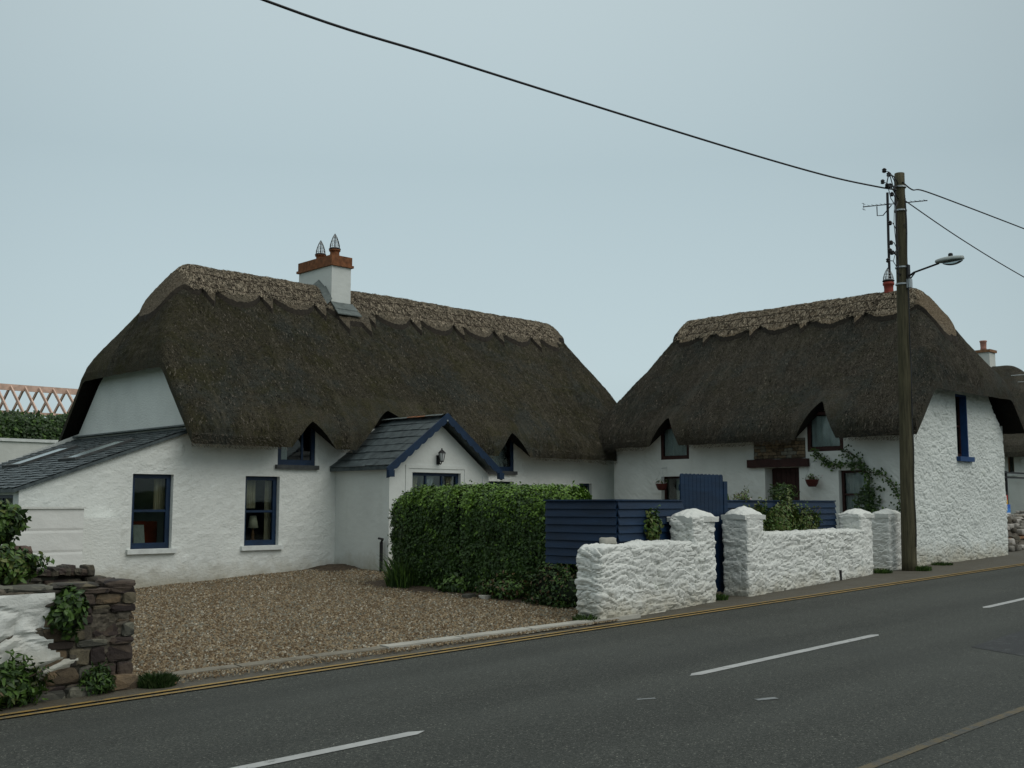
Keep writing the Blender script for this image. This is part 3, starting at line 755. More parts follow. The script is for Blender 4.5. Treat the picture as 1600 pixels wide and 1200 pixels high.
# scalloped bargeboards
mb = MB()
for sgn in (-1,1):
    n = 90; vs = []; fs = []
    for i in range(n+1):
        t = i/n; x = PXM+sgn*1.54*t; z = 3.55-1.54*SP*t+.02
        sc_ = .125+.035*abs(math.sin(t*PI*9)) + (.05 if t > .955 else 0)
        for y in (16.90,16.93): vs += [(x,y,z+.03),(x,y,z-sc_)]
    for i in range(n):
        a = 4*i; fs += [(a,a+1,a+5,a+4),(a+2,a+6,a+7,a+3),(a,a+4,a+6,a+2),(a+1,a+3,a+7,a+5)]
    fs += [(4*n,4*n+1,4*n+3,4*n+2)]
    mb.add(vs, fs)
    mb.bar((PXM+sgn*1.47,16.84,3.55-1.47*SP-.12),(PXM+sgn*1.47,16.93,3.55-1.47*SP-.12),.13,.13)
mb.build('bargeboard', M['blue'], pr)
mb = MB()
for x in (PXM-.02,): mb.bar((x,16.885,3.44),(x,16.90,3.44),.03,.03)
mb.build('bargeboard_fixing', M['galv'], pr)
# gutter pipe by the porch corner and cable
mb = MB(); mb.tube([(13.14,17.3,.35),(13.14,17.3,1.0)],.035,10); mb.tube([(13.14,17.3,1.0),(13.10,17.2,1.06),(12.96,17.15,1.08)],.022,8)
mb.build('waste_pipe', M['black'], cot)
# lantern on the gable
lt = thing('wall_lantern','small black coach lantern on the white porch gable','lantern',(14.46,PY,2.66))
mb = MB(); mb.box(14.42,14.50,PY-.03,PY-.002,2.55,2.74); mb.tube([(14.46,PY-.03,2.60),(14.46,PY-.10,2.55),(14.46,PY-.13,2.60)],.010,6); mb.build('bracket',M['black'],lt)
mb = MB(); mb.lathe((14.46,PY-.13,2.60),[(.035,0),(.04,.01),(.04,.02)],6); mb.lathe((14.46,PY-.13,2.78),[(.085,0),(.06,.03),(.015,.07),(.012,.10)],6)
for k in range(6):
    a = k*PI/3; mb.bar((14.46+.04*math.cos(a),PY-.13+.04*math.sin(a),2.62),(14.46+.075*math.cos(a),PY-.13+.075*math.sin(a),2.785),.008,.008)
mb.build('frame',M['black'],lt)
MB().lathe((14.46,PY-.13,2.62),[(.036,0),(.068,.16)],6).build('pane',M['wirewhite'],lt)

# chimney ----------------------------------------------------
ch = MB(); CX0,CX1,CY0,CY1 = 14.50,15.05,21.15,22.55
ch.box(CX0,CX1,CY0,CY1,5.6,7.36); cho = ch.build('chimney', M['render_smooth'], cot)
mb = MB(); mb.box(CX0-.05,CX1+.05,CY0-.05,CY1+.05,7.362,7.42); mb.box(CX0-.02,CX1+.02,CY0-.02,CY1+.02,7.422,7.62)
mb.build('brick_cap', M['terracotta'], cho)
def pot(parent, x, y, z, mat, r=.13, h=.30, gh=.42, nm='chimney_pot'):
    p = MB(); p.lathe((x,y,z),[(r*1.1,0),(r*1.0,.05),(r*.92,h*.5),(r*.98,h*.7),(r*1.15,h*.72),(r*1.15,h*.85),(r*.95,h*.88),(r*.95,h)],18); po = p.build(nm,mat,parent,True)
    g = MB(); n = 12
    for k in range(n):
        a = 2*PI*k/n; g.tube([(x+r*1.02*math.cos(a)*q,y+r*1.02*math.sin(a)*q,z+h+gh*s_) for q,s_ in ((1,0),(.92,.25),(.72,.5),(.4,.78),(.03,1))],.006 if k%2 else .009,4,k%2)
    for q, s_ in ((1,.02),(.92,.25),(.72,.5),(.4,.78)):
        g.tube([(x+r*1.02*q*math.cos(a*PI/8),y+r*1.02*q*math.sin(a*PI/8),z+h+gh*s_) for a in range(17)],.007,4,1 if s_ > .1 else 1)
    g.tube([(x+r*1.05*math.cos(a*PI/8),y+r*1.05*math.sin(a*PI/8),z+h-.02) for a in range(17)],.022,5,0)
    g.build('pot_guard',[M['black'],M['wirewhite']],parent)
pot(cho, 14.78, 22.05, 7.62, M['terracotta'], r=.115, h=.20, gh=.34); pot(cho, 14.78, 21.45, 7.62, M['terracotta'], r=.12, h=.24, gh=.36)
mb = MB()
for k in range(2):   # slate stepped flashing on the front slope and side soakers
    y = 21.14-k*.12; z = roofL.z(14.8,y,False)+.13
    mb.add([(CX0-.02,y,z+.05),(CX1+.06+k*.03,y,z+.05),(CX1+.08+k*.03,y-.19,z-.13),(CX0-.02,y-.19,z-.13),(CX0-.02,y,z+.02),(CX1+.06+k*.03,y,z+.02),(CX1+.08+k*.03,y-.19,z-.155),(CX0-.02,y-.19,z-.155)],[(0,3,2,1),(3,7,6,2),(0,4,7,3),(1,2,6,5)])
for (ya,yb) in ((21.1,21.38),(21.3,21.68),):
    za = roofL.z(14.4,ya,False)+.12; zb = roofL.z(14.4,yb,False)+.16
    mb.add([(CX0-.005,ya,za+.16),(CX0-.005,yb,zb+.14),(CX0-.16,yb,zb),(CX0-.16,ya,za)],[(0,1,2,3)])
mb.build('flashing', M['lead'], cho)

# ================================================================== RIGHT COTTAGE
YG = 10.55
rc_ = thing('thatched_cottage','white thatched cottage end-on to the road behind the wooden pole','cottage',(24,14,.4),'thatched cottages of the yard')
RW = [(16.16,17.03,2.84,3.7,.12),(12.02,12.90,2.90,3.8,.12),(16.22,17.03,1.5,2.42,.2),(11.51,12.16,1.45,2.47,.2),(13.13,14.02,.3,2.57,.38),(12.95,14.31,2.765,3.22,.05)]
RWX = [h for h in RW]
w_ = MB()
panel(w_,'X',XR,YG,18.57,lambda y: .2,lambda y: 3.62,RWX,step=.07,disp=lambda u,z: .010*N3(u,z,13,5)+.008*N3(u,z,3,14))
panel(w_,'Y',18.57,XR,26.5,lambda x: .2,lambda x: min(4.5, 3.6+1.1*min(x-XR,26.5-x)),[],step=.5)
w_.add([(26.5,YG,.2),(26.5,18.57,.2),(26.5,18.57,3.6),(26.5,YG,3.6)],[(0,1,2,3)])
w_.build('wall', M['render_smooth'], rc_)
def gdisp(u, z):
    p = Vector((u*3.6, z*7.0, 3.3)); d, _ = noise.voronoi(p); e = d[1]-d[0]
    q = Vector((u*8.5, z*13.0, 1.3)); d2, _ = noise.voronoi(q); e2 = d2[1]-d2[0]
    v_ = sstep(-.2,.3,N3(u,z,9,1.1)); return .016*min(1,e*5)*v_+.009*min(1,e2*3)*(1-v_*.5)+.026*N3(u,z,5,2.2)+.014*N3(u,z*1.8,1,6)+.009*N3(u,z*1.6,2,14)+.005*N3(u,z,2,30)
gw = MB()
panel(gw,'Y',YG,XR-.03,26.5,lambda x: .1,lambda x: min(4.72, 3.42+1.05*min(x-XR+.03,26.5-x)),[(23.98,24.56,2.80,4.20,.22)],step=.022,disp=gdisp)
gw.build('gable_wall', M['gablestone'], rc_)
mb = MB(); mb.box(22.2,26.0,13.0,13.05,.3,4.3); mb.box(23.6,23.65,10.9,18.4,.2,4.2); mb.build('interior_wall', M['interior'], rc_)
roofR = Roof(10.13, 19.0, 21.17, 26.78, 24.1, 6.65, 1.12, (1.95,4.50), (2.9,3.9), True, [(12.44,4.00,.56),(16.58,3.86,.52)], 31)
rr = roofR.build([M['thatch2'],M['soffit'],M['soffit']], rc_, .055, 60000)
roofR.cap(M['ridge2'], rr, 11.45, 17.75, 12.57, period=1.45, L0=.50, endL=.85, face1=.62)
def Xw(*a, **k): return window(rc_,'X',XR,*a,**k)
Xw(16.16,17.03,2.84,3.68,M['maroon'],rec=.0,fw=.075,mullions=(),name='dormer_window')
Xw(12.02,12.90,2.90,3.78,M['maroon'],rec=.0,fw=.085,name='dormer_window')
Xw(16.22,17.03,1.5,2.42,M['maroon'],rec=.12,fw=.05)
Xw(11.51,12.16,1.45,2.47,M['maroon'],rec=.12,transom=1.95)
curtain_at('X',XR,16.2,17.0,2.9,3.7,M['curtain'],'net curtain in the thatched dormer far from the pole',rec=.10)
curtain_at('X',XR,12.05,12.86,2.96,3.8,M['curtain'],'net curtain in the tall thatched dormer above the hanging basket',rec=.10)
curtain_at('X',XR,16.3,16.75,1.5,2.4,M['curtain'],'white curtain in the lower window beside the blue gate top',rec=.25)
curtain_at('X',XR,11.53,12.14,1.5,2.42,M['curtain'],'net curtain in the window under the climbing plant',rec=.25)
# door, lintel, bare stone panel
d = MB(); d.box(XR+.30,XR+.36,13.14,14.01,.4,2.56)
for k in range(7): d.box(XR+.285,XR+.30,13.15+k*.124,13.265+k*.124,.42,2.54)
do = d.build('door', M['maroon'], rc_)
MB().box(XR+.27,XR+.285,13.2,13.23,1.5,1.62).build('handle', M['black'], do)
mb = MB(); n = 20
vs = []
for i in range(n+1):
    y = lerp(12.86,14.44,i/n); j = .012*N3(y,0,0,4); k = .012*N3(y,4,0,5)
    vs += [(XR-.10+j,y,2.575+k),(XR+.1,y,2.575+k),(XR+.1,y,2.76+j),(XR-.10+j,y,2.76+j)]
fs = [(0,1,2,3),(4*n+3,4*n+2,4*n+1,4*n)]
for i in range(n):
    for k in range(4): fs.append((4*i+k,4*i+(k+1)%4,4*i+4+(k+1)%4,4*i+4+k))
mb.add(vs,fs); mb.build('lintel', M['maroon'], rc_)
def stone_blob(mb, c, s, mi, seed):
    rnd = random.Random(seed); n = 8; vs = []; fs = []
    for i in range(n+1):
        for k in range(2*n):
            a = PI*i/n; b = PI*k/n; d_ = Vector((math.sin(a)*math.cos(b),math.sin(a)*math.sin(b),math.cos(a)))
            d_ = Vector([math.copysign(abs(q)**.36,q) for q in d_]); d_ = d_*(1+.16*noise.noise(d_*1.6+Vector((seed,0,0)))+.10*noise.noise(d_*4+Vector((seed,3,0)))); d_.x += .18*d_.z*noise.noise(Vector((seed*1.7,.5,.2)))
            vs.append((c[0]+d_.x*s[0],c[1]+d_.y*s[1],c[2]+d_.z*s[2]))
    for i in range(n):
        for k in range(2*n): fs.append((i*2*n+k,(i+1)*2*n+k,(i+1)*2*n+(k+1)%(2*n),i*2*n+(k+1)%(2*n)))
    mb.add(vs,fs,mi)
mb = MB(); mb.box(XR+.02,XR+.08,12.95,14.31,2.765,3.22,3); random.seed(12)
z = 2.775
while z < 3.20:
    h = random.uniform(.05,.09); y = 12.97
    while y < 14.28:
        w2 = random.uniform(.10,.24); w2 = min(w2, 14.31-y)
        stone_blob(mb,(XR+.02,y+w2/2,z+h/2),(.03,w2/2*.95,h/2*.92),random.choice((0,0,1,2)),random.randint(0,999)); y += w2
    z += h
mb.build('bare_stone_panel',[simple('honey_rubble',(.20,.15,.095),.9,.4,14,bs=30,bd=.01),simple('brown_rubble',(.12,.092,.06),.9,.4,14,bs=30,bd=.01),simple('grey_rubble',(.20,.19,.155),.9,.4,14,bs=30,bd=.01),M['mortar']],rc_,True)
# narrow gable window
mb = MB(); YG2 = YG
window(rc_,'Y',YG2,23.98,24.56,2.80,4.20,M['maroon'],rec=.15,fw=.06,transom=3.5,name='gable_window')
MB().box(24.525,24.557,YG-.004,YG+.15,2.80,4.19).build('gable_window_reveal',M['bluebright'],rc_); MB().box(23.983,24.522,YG+.0,YG+.15,4.165,4.195).build('gable_window_reveal',M['bluebright'],rc_)
MB().box(23.92,24.66,YG-.09,YG+.1,2.69,2.795).build('gable_sill',M['bluebright'],rc_)
# chimney pot peeping over the ridge near the road end
cp = MB(); cp.box(23.95,24.3,11.8,12.3,5.8,6.60); cpo = cp.build('chimney', M['render_smooth'], rc_)
pot(cpo, 24.1, 12.08, 6.60, M['redpot'], r=.115, h=.43, gh=.30)

# ================================================================== WHITEWASHED STONE WALLS
def rocky(p, sc=(4.2,4.2,9.5), s=0.):
    u = p.x*.99+p.y*.35
    wv = Vector((noise.noise(p*2.1),noise.noise(p*2.1+Vector((9,9,9))),noise.noise(p*2.1+Vector((5,5,5)))))
    q = Vector((p.x*sc[0]*.8+s, p.y*sc[1]*.8, p.z*sc[2]))+wv*1.5
    d, pts = noise.voronoi(q); e = d[1]-d[0]
    h = noise.noise(pts[0]*3.1)
    tilt = (q-pts[0]).z
    vis = .55+.45*sstep(-.25,.25,noise.noise(p*1.4+Vector((s,0,7))))
    a = .030*min(1, e*6.0)*vis + .030*h + .022*tilt*vis
    a += .022*noise.noise(Vector((p.x*3,p.y*3,p.z*8))) + .018*noise.noise(Vector((p.x*10,p.y*10,p.z*19))) + .012*noise.noise(p*30)
    return a + .012
def rockwall(p0, p1, th, ztop, zbot=None, step=.025, amp=1., rnd=.10, sc=(4.2,4.2,9.5), s=0., topf=None, mi=0, mb=None, front=True):
    """box standing on the ground from p0 to p1 (front bottom line), thickness th behind it"""
    p0 = Vector((*p0,0)); p1 = Vector((*p1,0)); d = (p1-p0); L = d.length; d.normalize(); n = Vector((-d.y,d.x,0))
    mb = mb or MB()
    def base(u): q = p0+d*u; return g0(q.x)-.06 if zbot is None else zbot
    def top(u): return topf(u) if topf else ztop
    nu = max(2,int(L/step)); nv = max(2,int(th/step)); nz = max(2,int((ztop-base(0))/step))
    def pt(u, v, w):   # u 0..L, v 0..th, w 0..1
        zb, zt = base(u), top(u); z = lerp(zb,zt,w)
        r = rnd; q = Vector((clamp(u,r,L-r), clamp(v,r,th-r), min(z, zt-r)))
        off = Vector((u,v,z))-q
        if off.length > 1e-6: nn = off.normalized()
        else: nn = Vector((0,0,1))
        P = q+nn*r
        wp = p0+d*P.x+n*P.y; wp.z = P.z
        a = rocky(wp, sc, s)*amp
        wn = (d*nn.x+n*nn.y); wn.z = nn.z
        return tuple(wp+wn*(a-.02))
    def grid(f, a, b):
        vs = [f(i/a,j/b) for j in range(b+1) for i in range(a+1)]
        mb.add(vs, [(j*(a+1)+i,j*(a+1)+i+1,(j+1)*(a+1)+i+1,(j+1)*(a+1)+i) for j in range(b) for i in range(a)], mi)
    grid(lambda s_,t: pt(s_*L,0,t), nu, nz); grid(lambda s_,t: pt(L-s_*L,th,t), nu//2, nz//2)
    grid(lambda s_,t: pt(0,th-s_*th,t), nv, nz); grid(lambda s_,t: pt(L,s_*th,t), nv, nz)
    grid(lambda s_,t: pt(s_*L,t*th,1), nu, nv)
    return mb
def capstone(cx0, cx1, cy0, cy1, z, h, e=.018, s=0):
    mb = MB(); n = 26; vs = []; fs = []
    def zf(a, b): return h*(1-(abs(2*a-1)**3.2+abs(2*b-1)**3.2)**(1/3.2)*.97)**.62 if (abs(2*a-1)**3.2+abs(2*b-1)**3.2)**(1/3.2)*.97 < 1 else 0.0
    for j in range(n+1):
        for i in range(n+1):
            a, b = i/n, j/n; x = lerp(cx0-e,cx1+e,a); y = lerp(cy0-e,cy1+e,b)
            k = noise.noise(Vector((x,y,s))*9)
            vs.append((x+.014*k,y+.014*k,z+.022+zf(a,b)+.018*noise.noise(Vector((x,y,s+3))*14)))
    for j in range(n):
        for i in range(n): q = j*(n+1)+i; fs.append((q,q+1,q+n+2,q+n+1))
    mb.add(vs,fs)
    ring = [i for i in range(n+1)]+[j*(n+1)+n for j in range(1,n+1)]+[n*(n+1)+i for i in range(n-1,-1,-1)]+[j*(n+1) for j in range(n-1,0,-1)]
    low = [(vs[i][0]*.985+.015*(cx0+cx1)/2,vs[i][1]*.985+.015*(cy0+cy1)/2,z-.05+.006*noise.noise(Vector(vs[i])*20)) for i in ring]; m_ = len(ring)
    mb.add([vs[i] for i in ring]+low, [((k+1)%m_,k,m_+k,m_+(k+1)%m_) for k in range(m_)]+[tuple(range(m_,2*m_))])
    return mb
# first wall (left of the gate) with pillar
wa = thing('garden_wall','low whitewashed rubble wall left of the blue gate with a capped pillar','wall',(12,9.6,.24),'whitewashed garden walls')
rockwall((10.70,9.44),(13.14,9.72),.40,1.24,step=.018,amp=.78,rnd=.07,sc=(3.0,3.0,11),topf=lambda u: 1.215-.05*math.exp(-u*6)+.008*math.sin(u*5)).build('wall',M['washstone'],wa,weld=True)
rockwall((13.10,9.72),(13.74,9.79),.42,1.55,step=.022,amp=.8,rnd=.045,s=5).build('pillar',M['washstone'],wa,weld=True)
capstone(13.10,13.74,9.76,10.19,1.53,.135,s=1).build('pillar_cap',M['washstone'],wa)
wb = thing('garden_wall','whitewashed rubble wall right of the blue gate between two capped pillars','wall',(17,10,.34),'whitewashed garden walls')
rockwall((15.05,9.86),(19.2,10.30),.45,1.27,step=.024,amp=.75,rnd=.06,s=9,sc=(4.2,4.2,12)).build('wall',M['washstone'],wb,weld=True)
rockwall((14.60,9.80),(15.13,9.85),.47,1.57,step=.022,amp=.65,rnd=.045,s=15).build('pillar',M['washstone'],wb,weld=True)
rockwall((19.06,10.28),(19.66,10.36),.45,1.55,step=.024,amp=.5,rnd=.045,s=19).build('pillar',M['washstone'],wb,weld=True)
capstone(14.58,15.13,9.84,10.26,1.55,.14,s=2).build('pillar_cap',M['washstone'],wb)
capstone(19.06,19.66,10.34,10.74,1.53,.115,s=3).build('pillar_cap',M['washstone'],wb)
MB().box(18.03,18.07,10.155,10.3,g0(18)-.02,.56).build('drain_slot', M['black'], wb)
wc = thing('gate_pillar','whitewashed stone pillar with pyramid cap beside the wooden pole','pillar',(21,10.8,.42))
rockwall((20.60,10.50),(21.25,10.52),.42,1.53,step=.024,amp=.5,rnd=.045,s=25).build('pillar',M['washstone'],wc,weld=True)
capstone(20.60,21.25,10.53,10.90,1.52,.115,s=4).build('pillar_cap',M['washstone'],wc)

# ------------------------------------------------------------------ blue fences and gate
def boards(p0, p1, z0, z1, n, name, parent, mat, th=.022, out=1):
    p0 = Vector((*p0,0)); p1 = Vector((*p1,0)); d = (p1-p0).normalized(); nn = Vector((d.y,-d.x,0))*out
    mb = MB(); h = (z1-z0)/n
    for k in range(n):
        a = z0+k*h; b = a+h*1.12 if k < n-1 else a+h; j = random.uniform(-.004,.004)
        A = p0+nn*(.042+j); B = p0+nn*.008; C = p1+nn*(.042-j); D = p1+nn*.008
        vs = [(A.x,A.y,a),(C.x,C.y,a),(D.x,D.y,b),(B.x,B.y,b),(A.x-nn.x*.02,A.y-nn.y*.02,a),(C.x-nn.x*.02,C.y-nn.y*.02,a),(D.x-nn.x*.02,D.y-nn.y*.02,b),(B.x-nn.x*.02,B.y-nn.y*.02,b)]
        mb.add(vs,[(0,1,2,3),(7,6,5,4),(0,4,5,1),(3,2,6,7),(1,5,6,2),(0,3,7,4)])
    return mb.build(name, mat, parent)
f1 = thing('board_fence','navy blue feather-edge board fence turning a corner beside the hedge','fence',(11.78,10.1,.25),'navy board fences')
boards((11.78,11.45),(11.78,10.07),.88,1.79,8,'board_panel',f1,M['bluefence'])
boards((11.78,10.07),(13.60,10.32),.88,1.79,8,'board_panel',f1,M['bluefence'])
for (x,y) in ((11.80,10.10),(11.81,11.36),(12.7,10.24)):
    MB().box(x,x+.08,y,y+.08,.1,1.78).build('post',M['bluefence'],f1)
mb = MB(); mb.bar((11.77,11.46,1.80),(11.77,10.03,1.80),.10,.022); mb.build('top_rail',M['bluefence'],f1); mb = MB(); mb.bar((11.83,10.08,1.80),(13.60,10.325,1.80),.09,.022); mb.build('top_rail',M['bluefence'],f1)
f2 = thing('board_fence','navy blue board fence behind the wall right of the gate','fence',(17,10.7,.35),'navy board fences')
boards((14.93,10.46),(19.05,10.82),.9,1.79,8,'board_panel',f2,M['bluefence'])
mb = MB(); mb.bar((14.93,10.47,1.80),(19.05,10.83,1.80),.09,.022); mb.build('top_rail',M['bluefence'],f2)
for x in (15.5,17.3,18.95): MB().box(x,x+.08,10.52+(x-14.93)*.087,10.60+(x-14.93)*.087,.1,1.78).build('post',M['bluefence'],f2)
gt = thing('garden_gate','tall navy blue gate with scalloped top between whitewashed pillars','gate',(14.2,10.4,.3))
mb = MB(); n = 11; w0 = 1.12/n
for k in range(n):
    x = 13.64+k*w0; vs = []; m_ = 8
    pf = [(x+.003,.36)]+[(x+w0/2-(w0/2-.003)*math.cos(PI*i/m_), 2.185+.035*math.sin(PI*i/m_)) for i in range(m_+1)]+[(x+w0-.003,.36)]
    for y in (10.36,10.385): vs += [(a,y,b) for a,b in pf]
    q = len(pf); mb.add(vs,[tuple(range(q)),tuple(range(2*q-1,q-1,-1))]+[(i,q+i,q+(i+1)%q,(i+1)%q) for i in range(q)])
mb.build('board_panel',M['bluefence'],gt)
mb = MB()
for z in (.6,1.3,1.95): MB().box(13.66,14.74,10.387,10.42,z,z+.1).build('rail',M['bluefence'],gt)
MB().box(14.765,14.865,10.35,10.45,.2,2.11).build('post',M['bluefence'],gt)

# ------------------------------------------------------------------ foliage
def leaf(mb, p, nrm, size, rnd, mi=0, asp=.5, droop=0.):
    a = Vector((rnd.gauss(0,1),rnd.gauss(0,1),rnd.gauss(0,1))); d = a.cross(nrm)
    if d.length < 1e-4: d = Vector((1,0,0))
    d.normalize(); d.z -= droop; d.normalize(); s_ = nrm.cross(d).normalized()*size*asp*.5; d = d*size
    c = p; k = nrm*size*.12
    mb.add([c, c+d*.35+s_+k, c+d*.75+s_*.7+k*.5, c+d, c+d*.75-s_*.7+k*.5, c+d*.35-s_+k], [(0,1,2,3,4,5)], mi)
# hedge
hg = thing('clipped_hedge','large clipped green hedge at the right edge of the gravel yard','hedge',(12.6,13,.3))
HX0,HX1,HY0,HY1,HZ0,HZ1 = 11.85,13.15,11.55,15.65,.28,1.95
def hsurf(u, v):  # u: around the perimeter 0..1, v: up the side and over the top
    cx, cy = (HX0+HX1)/2, (HY0+HY1)/2; hx, hy = (HX1-HX0)/2, (HY1-HY0)/2
    th = 2*PI*u; c_, s_ = math.cos(th), math.sin(th); e = .36 if s_ < 0 else .46
    fx = math.copysign(abs(c_)**e, c_); fy = math.copysign(abs(s_)**e, s_)
    R_ = .27; zt = HZ1-.05*sstep(.6,1.,fy); S = zt-R_-HZ0
    if v < .62: t = v/.62; z = HZ0+S*t; ins = .10*(1-t)**2+.02
    elif v < .82: a = (v-.62)/.2*PI/2; z = zt-R_+R_*math.sin(a); ins = R_*(1-math.cos(a))+.02
    else: a = (v-.82)/.18; z = zt; ins = lerp(R_, hx, a)
    x = cx+fx*max(.01,hx-ins); y = cy+fy*max(.01,hy-ins*1.25)
    p = Vector((x,y,z)); d = Vector((fx*hy,fy*hx*.8,0)).normalized()*(1 if v < .62 else math.cos(min(1,(v-.62)/.2)*PI/2)) + Vector((0,0,0 if v < .62 else math.sin(min(1,(v-.62)/.2)*PI/2)))
    d.normalize(); off = .06*noise.noise(p*1.3)+.06*noise.noise(p*3.5)+.03*noise.noise(p*9)
    return p+d*off, d
mb = MB(); n1, n2 = 120, 40
vs = [hsurf(i/n1,j/n2)[0].lerp(Vector(((HX0+HX1)/2,clamp(hsurf(i/n1,j/n2)[0].y,HY0+.5,HY1-.5),hsurf(i/n1,j/n2)[0].z-.1)),.10) for j in range(n2+1) for i in range(n1)]
mb.add(vs,[(j*n1+i,j*n1+(i+1)%n1,(j+1)*n1+(i+1)%n1,(j+1)*n1+i) for j in range(n2) for i in range(n1)])
mb.build('dark_core',M['core'],hg,True)  # solid dark core inside the leaves, blocks the view through
mb = MB(); rnd = random.Random(5)
def hleaf(p, d):
    dep = rnd.gauss(-.01,.035); nn = (d+Vector((rnd.gauss(0,.5),rnd.gauss(0,.5),rnd.gauss(.25,.45)))).normalized()
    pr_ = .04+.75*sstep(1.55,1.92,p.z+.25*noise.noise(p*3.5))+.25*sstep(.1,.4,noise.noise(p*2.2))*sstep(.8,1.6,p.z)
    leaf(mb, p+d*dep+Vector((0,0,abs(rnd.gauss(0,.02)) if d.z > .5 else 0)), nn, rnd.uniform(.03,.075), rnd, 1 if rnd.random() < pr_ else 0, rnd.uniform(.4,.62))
tab = [0.]; pq = hsurf(0,.3)[0]
for k in range(1,721):
    q_ = hsurf(k/720,.3)[0]; tab.append(tab[-1]+(q_-pq).length); pq = q_
import bisect
def uarc(t):
    t *= tab[-1]; k = min(719,max(0,bisect.bisect(tab,t)-1)); return (k+(t-tab[k])/max(1e-6,tab[k+1]-tab[k]))/720
for _ in range(165000):
    u, v = uarc(rnd.random()), rnd.random(); p, d = hsurf(u, v)
    if p.x > 12.8 and v < .6 and rnd.random() < .85: continue
    if v > .82 and rnd.random() < .4: continue
    hleaf(p, d)
for _ in range(160):   # unclipped shoots
    u = rnd.uniform(.25,.75); v = rnd.uniform(.55,1); p, d = hsurf(u, v); t = (d*.5+Vector((rnd.gauss(0,.3),rnd.gauss(0,.3),.7))).normalized()
    for k in range(6): leaf(mb, p+t*(k*.02), Vector((rnd.gauss(0,1),rnd.gauss(0,1),.5)).normalized(), .045, rnd, 1, .5)
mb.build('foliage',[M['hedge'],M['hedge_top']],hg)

def bush(name, label, cat, c, r, n, mats, lsize=.06, asp=.5, core=True, seed=1, group=None, wts=None, flat=0., droop=0., sprigs=0):
    rnd = random.Random(seed); b_ = thing(name,label,cat,(c[0],c[1],c[2]-r[2]),group); c = Vector(c)
    if core:
        MB().ball(c,1,8,0,(r[0]*.72,r[1]*.72,r[2]*.72),.5).build('stems',M['core'],b_,True)
    else:
        st = MB()
        for k in range(6):
            q = Vector((rnd.gauss(0,.4)*r[0],rnd.gauss(0,.4)*r[1],r[2]*rnd.uniform(.3,.9)))
            st.tube([c-Vector((0,0,r[2])),c+q*.4,c+q],.008,4)
        st.build('stems',M['bark'],b_)
    mb = MB()
    for _ in range(n):
        d = Vector((rnd.gauss(0,1),rnd.gauss(0,1),rnd.gauss(0,1))).normalized()
        k = (.72+.45*noise.noise(d*1.7+c*5)+.2*noise.noise(d*5+c))*rnd.uniform(.75,1.15)
        p = c+Vector((d.x*r[0],d.y*r[1],d.z*r[2]))*k
        nn = (d+Vector((rnd.gauss(0,.5),rnd.gauss(0,.5),rnd.gauss(.3,.5)))).normalized()
        leaf(mb,p,nn,lsize*rnd.uniform(.6,1.3),rnd,rnd.choices(range(len(mats)),wts or [1]*len(mats))[0],asp,droop)
    for _ in range(sprigs):
        an = rnd.uniform(0,2*PI); q = c+Vector((math.cos(an)*r[0]*.5*rnd.random(),math.sin(an)*r[1]*.5,r[2]*.5)); t = q+Vector((rnd.gauss(0,.08),rnd.gauss(0,.08),r[2]*rnd.uniform(.5,.9)))
        for k in range(9): leaf(mb,q.lerp(t,k/8),Vector((rnd.gauss(0,1),rnd.gauss(0,1),.7)).normalized(),lsize*.9,rnd,0,asp)
    mb.build('foliage',mats,b_); return b_
def blades(name,label,cat,c,r,n,h,mats,seed,width=.012,spread=.5):
    rnd = random.Random(seed); b_ = thing(name,label,cat,c); mb = MB()
    for _ in range(n):
        a = rnd.uniform(0,2*PI); q = rnd.random()**.5*r; x = c[0]+math.cos(a)*q; y = c[1]+math.sin(a)*q
        H = h*rnd.uniform(.5,1.1)*(1-.4*q/r); lx, ly = math.cos(a+rnd.gauss(0,.7))*spread*H*rnd.uniform(.3,1.2), math.sin(a+rnd.gauss(0,.7))*spread*H*rnd.uniform(.3,1.2)
        b2 = rnd.uniform(0,PI); wx, wy = math.cos(b2)*width, math.sin(b2)*width; z = c[2]
        mb.add([(x-wx,y-wy,z),(x+wx,y+wy,z),(x+lx*.4+wx*.8,y+ly*.4+wy*.8,z+H*.7),(x+lx,y+ly,z+H),(x+lx*.4-wx*.8,y+ly*.4-wy*.8,z+H*.7)],[(0,1,2,3,4)],rnd.randrange(len(mats)))
    mb.build('blade',mats,b_); return b_
DK, MD, YL, BR = M['leafdark'], M['leafmid'], M['leafyel'], M['leafbrown']
bush('shrub','dark scrubby shrub with brown leaves under the corner fence','shrub',(11.62,11.1,.50),(.26,.80,.38),5200,[DK,MD,BR],.055,.5,True,3,wts=[6,2,1])
bush('weed','leafy green weed at the foot of the hedge','plant',(11.78,13.6,.42),(.20,.42,.24),500,[MD,DK],.10,.4,False,4)
bush('shrub','low leafy plants at the foot of the hedge nearest the road','plant',(11.72,12.35,.44),(.22,.6,.26),1500,[DK,MD,BR],.07,.45,False,6,wts=[4,3,1])
blades('weed','tall grassy weed at the gravel end of the hedge','plant',(11.85,14.9,.25),.3,240,.75,[MD,DK],7,.012,.6)
bush('shrub','sprig of green leaves rising behind the low wall left pillar','plant',(12.62,10.10,1.38),(.20,.08,.30),420,[MD,YL],.07,.55,False,8,sprigs=3)
bush('shrub','yellow green bush above the wall beside the gate pillar','plant',(15.72,10.40,1.44),(.56,.10,.36),1900,[YL,MD,DK],.06,.55,False,9,sprigs=4,wts=[2,3,2])
bush('shrub','tallest yellow green bush above the wall right of the gate','plant',(16.80,10.50,1.46),(.58,.11,.40),2400,[YL,MD],.06,.55,False,10,sprigs=6)
bush('shrub','thin sprig above the wall near the right pillar','plant',(17.72,10.60,1.42),(.46,.10,.30),900,[MD,YL],.05,.55,False,11,sprigs=3)
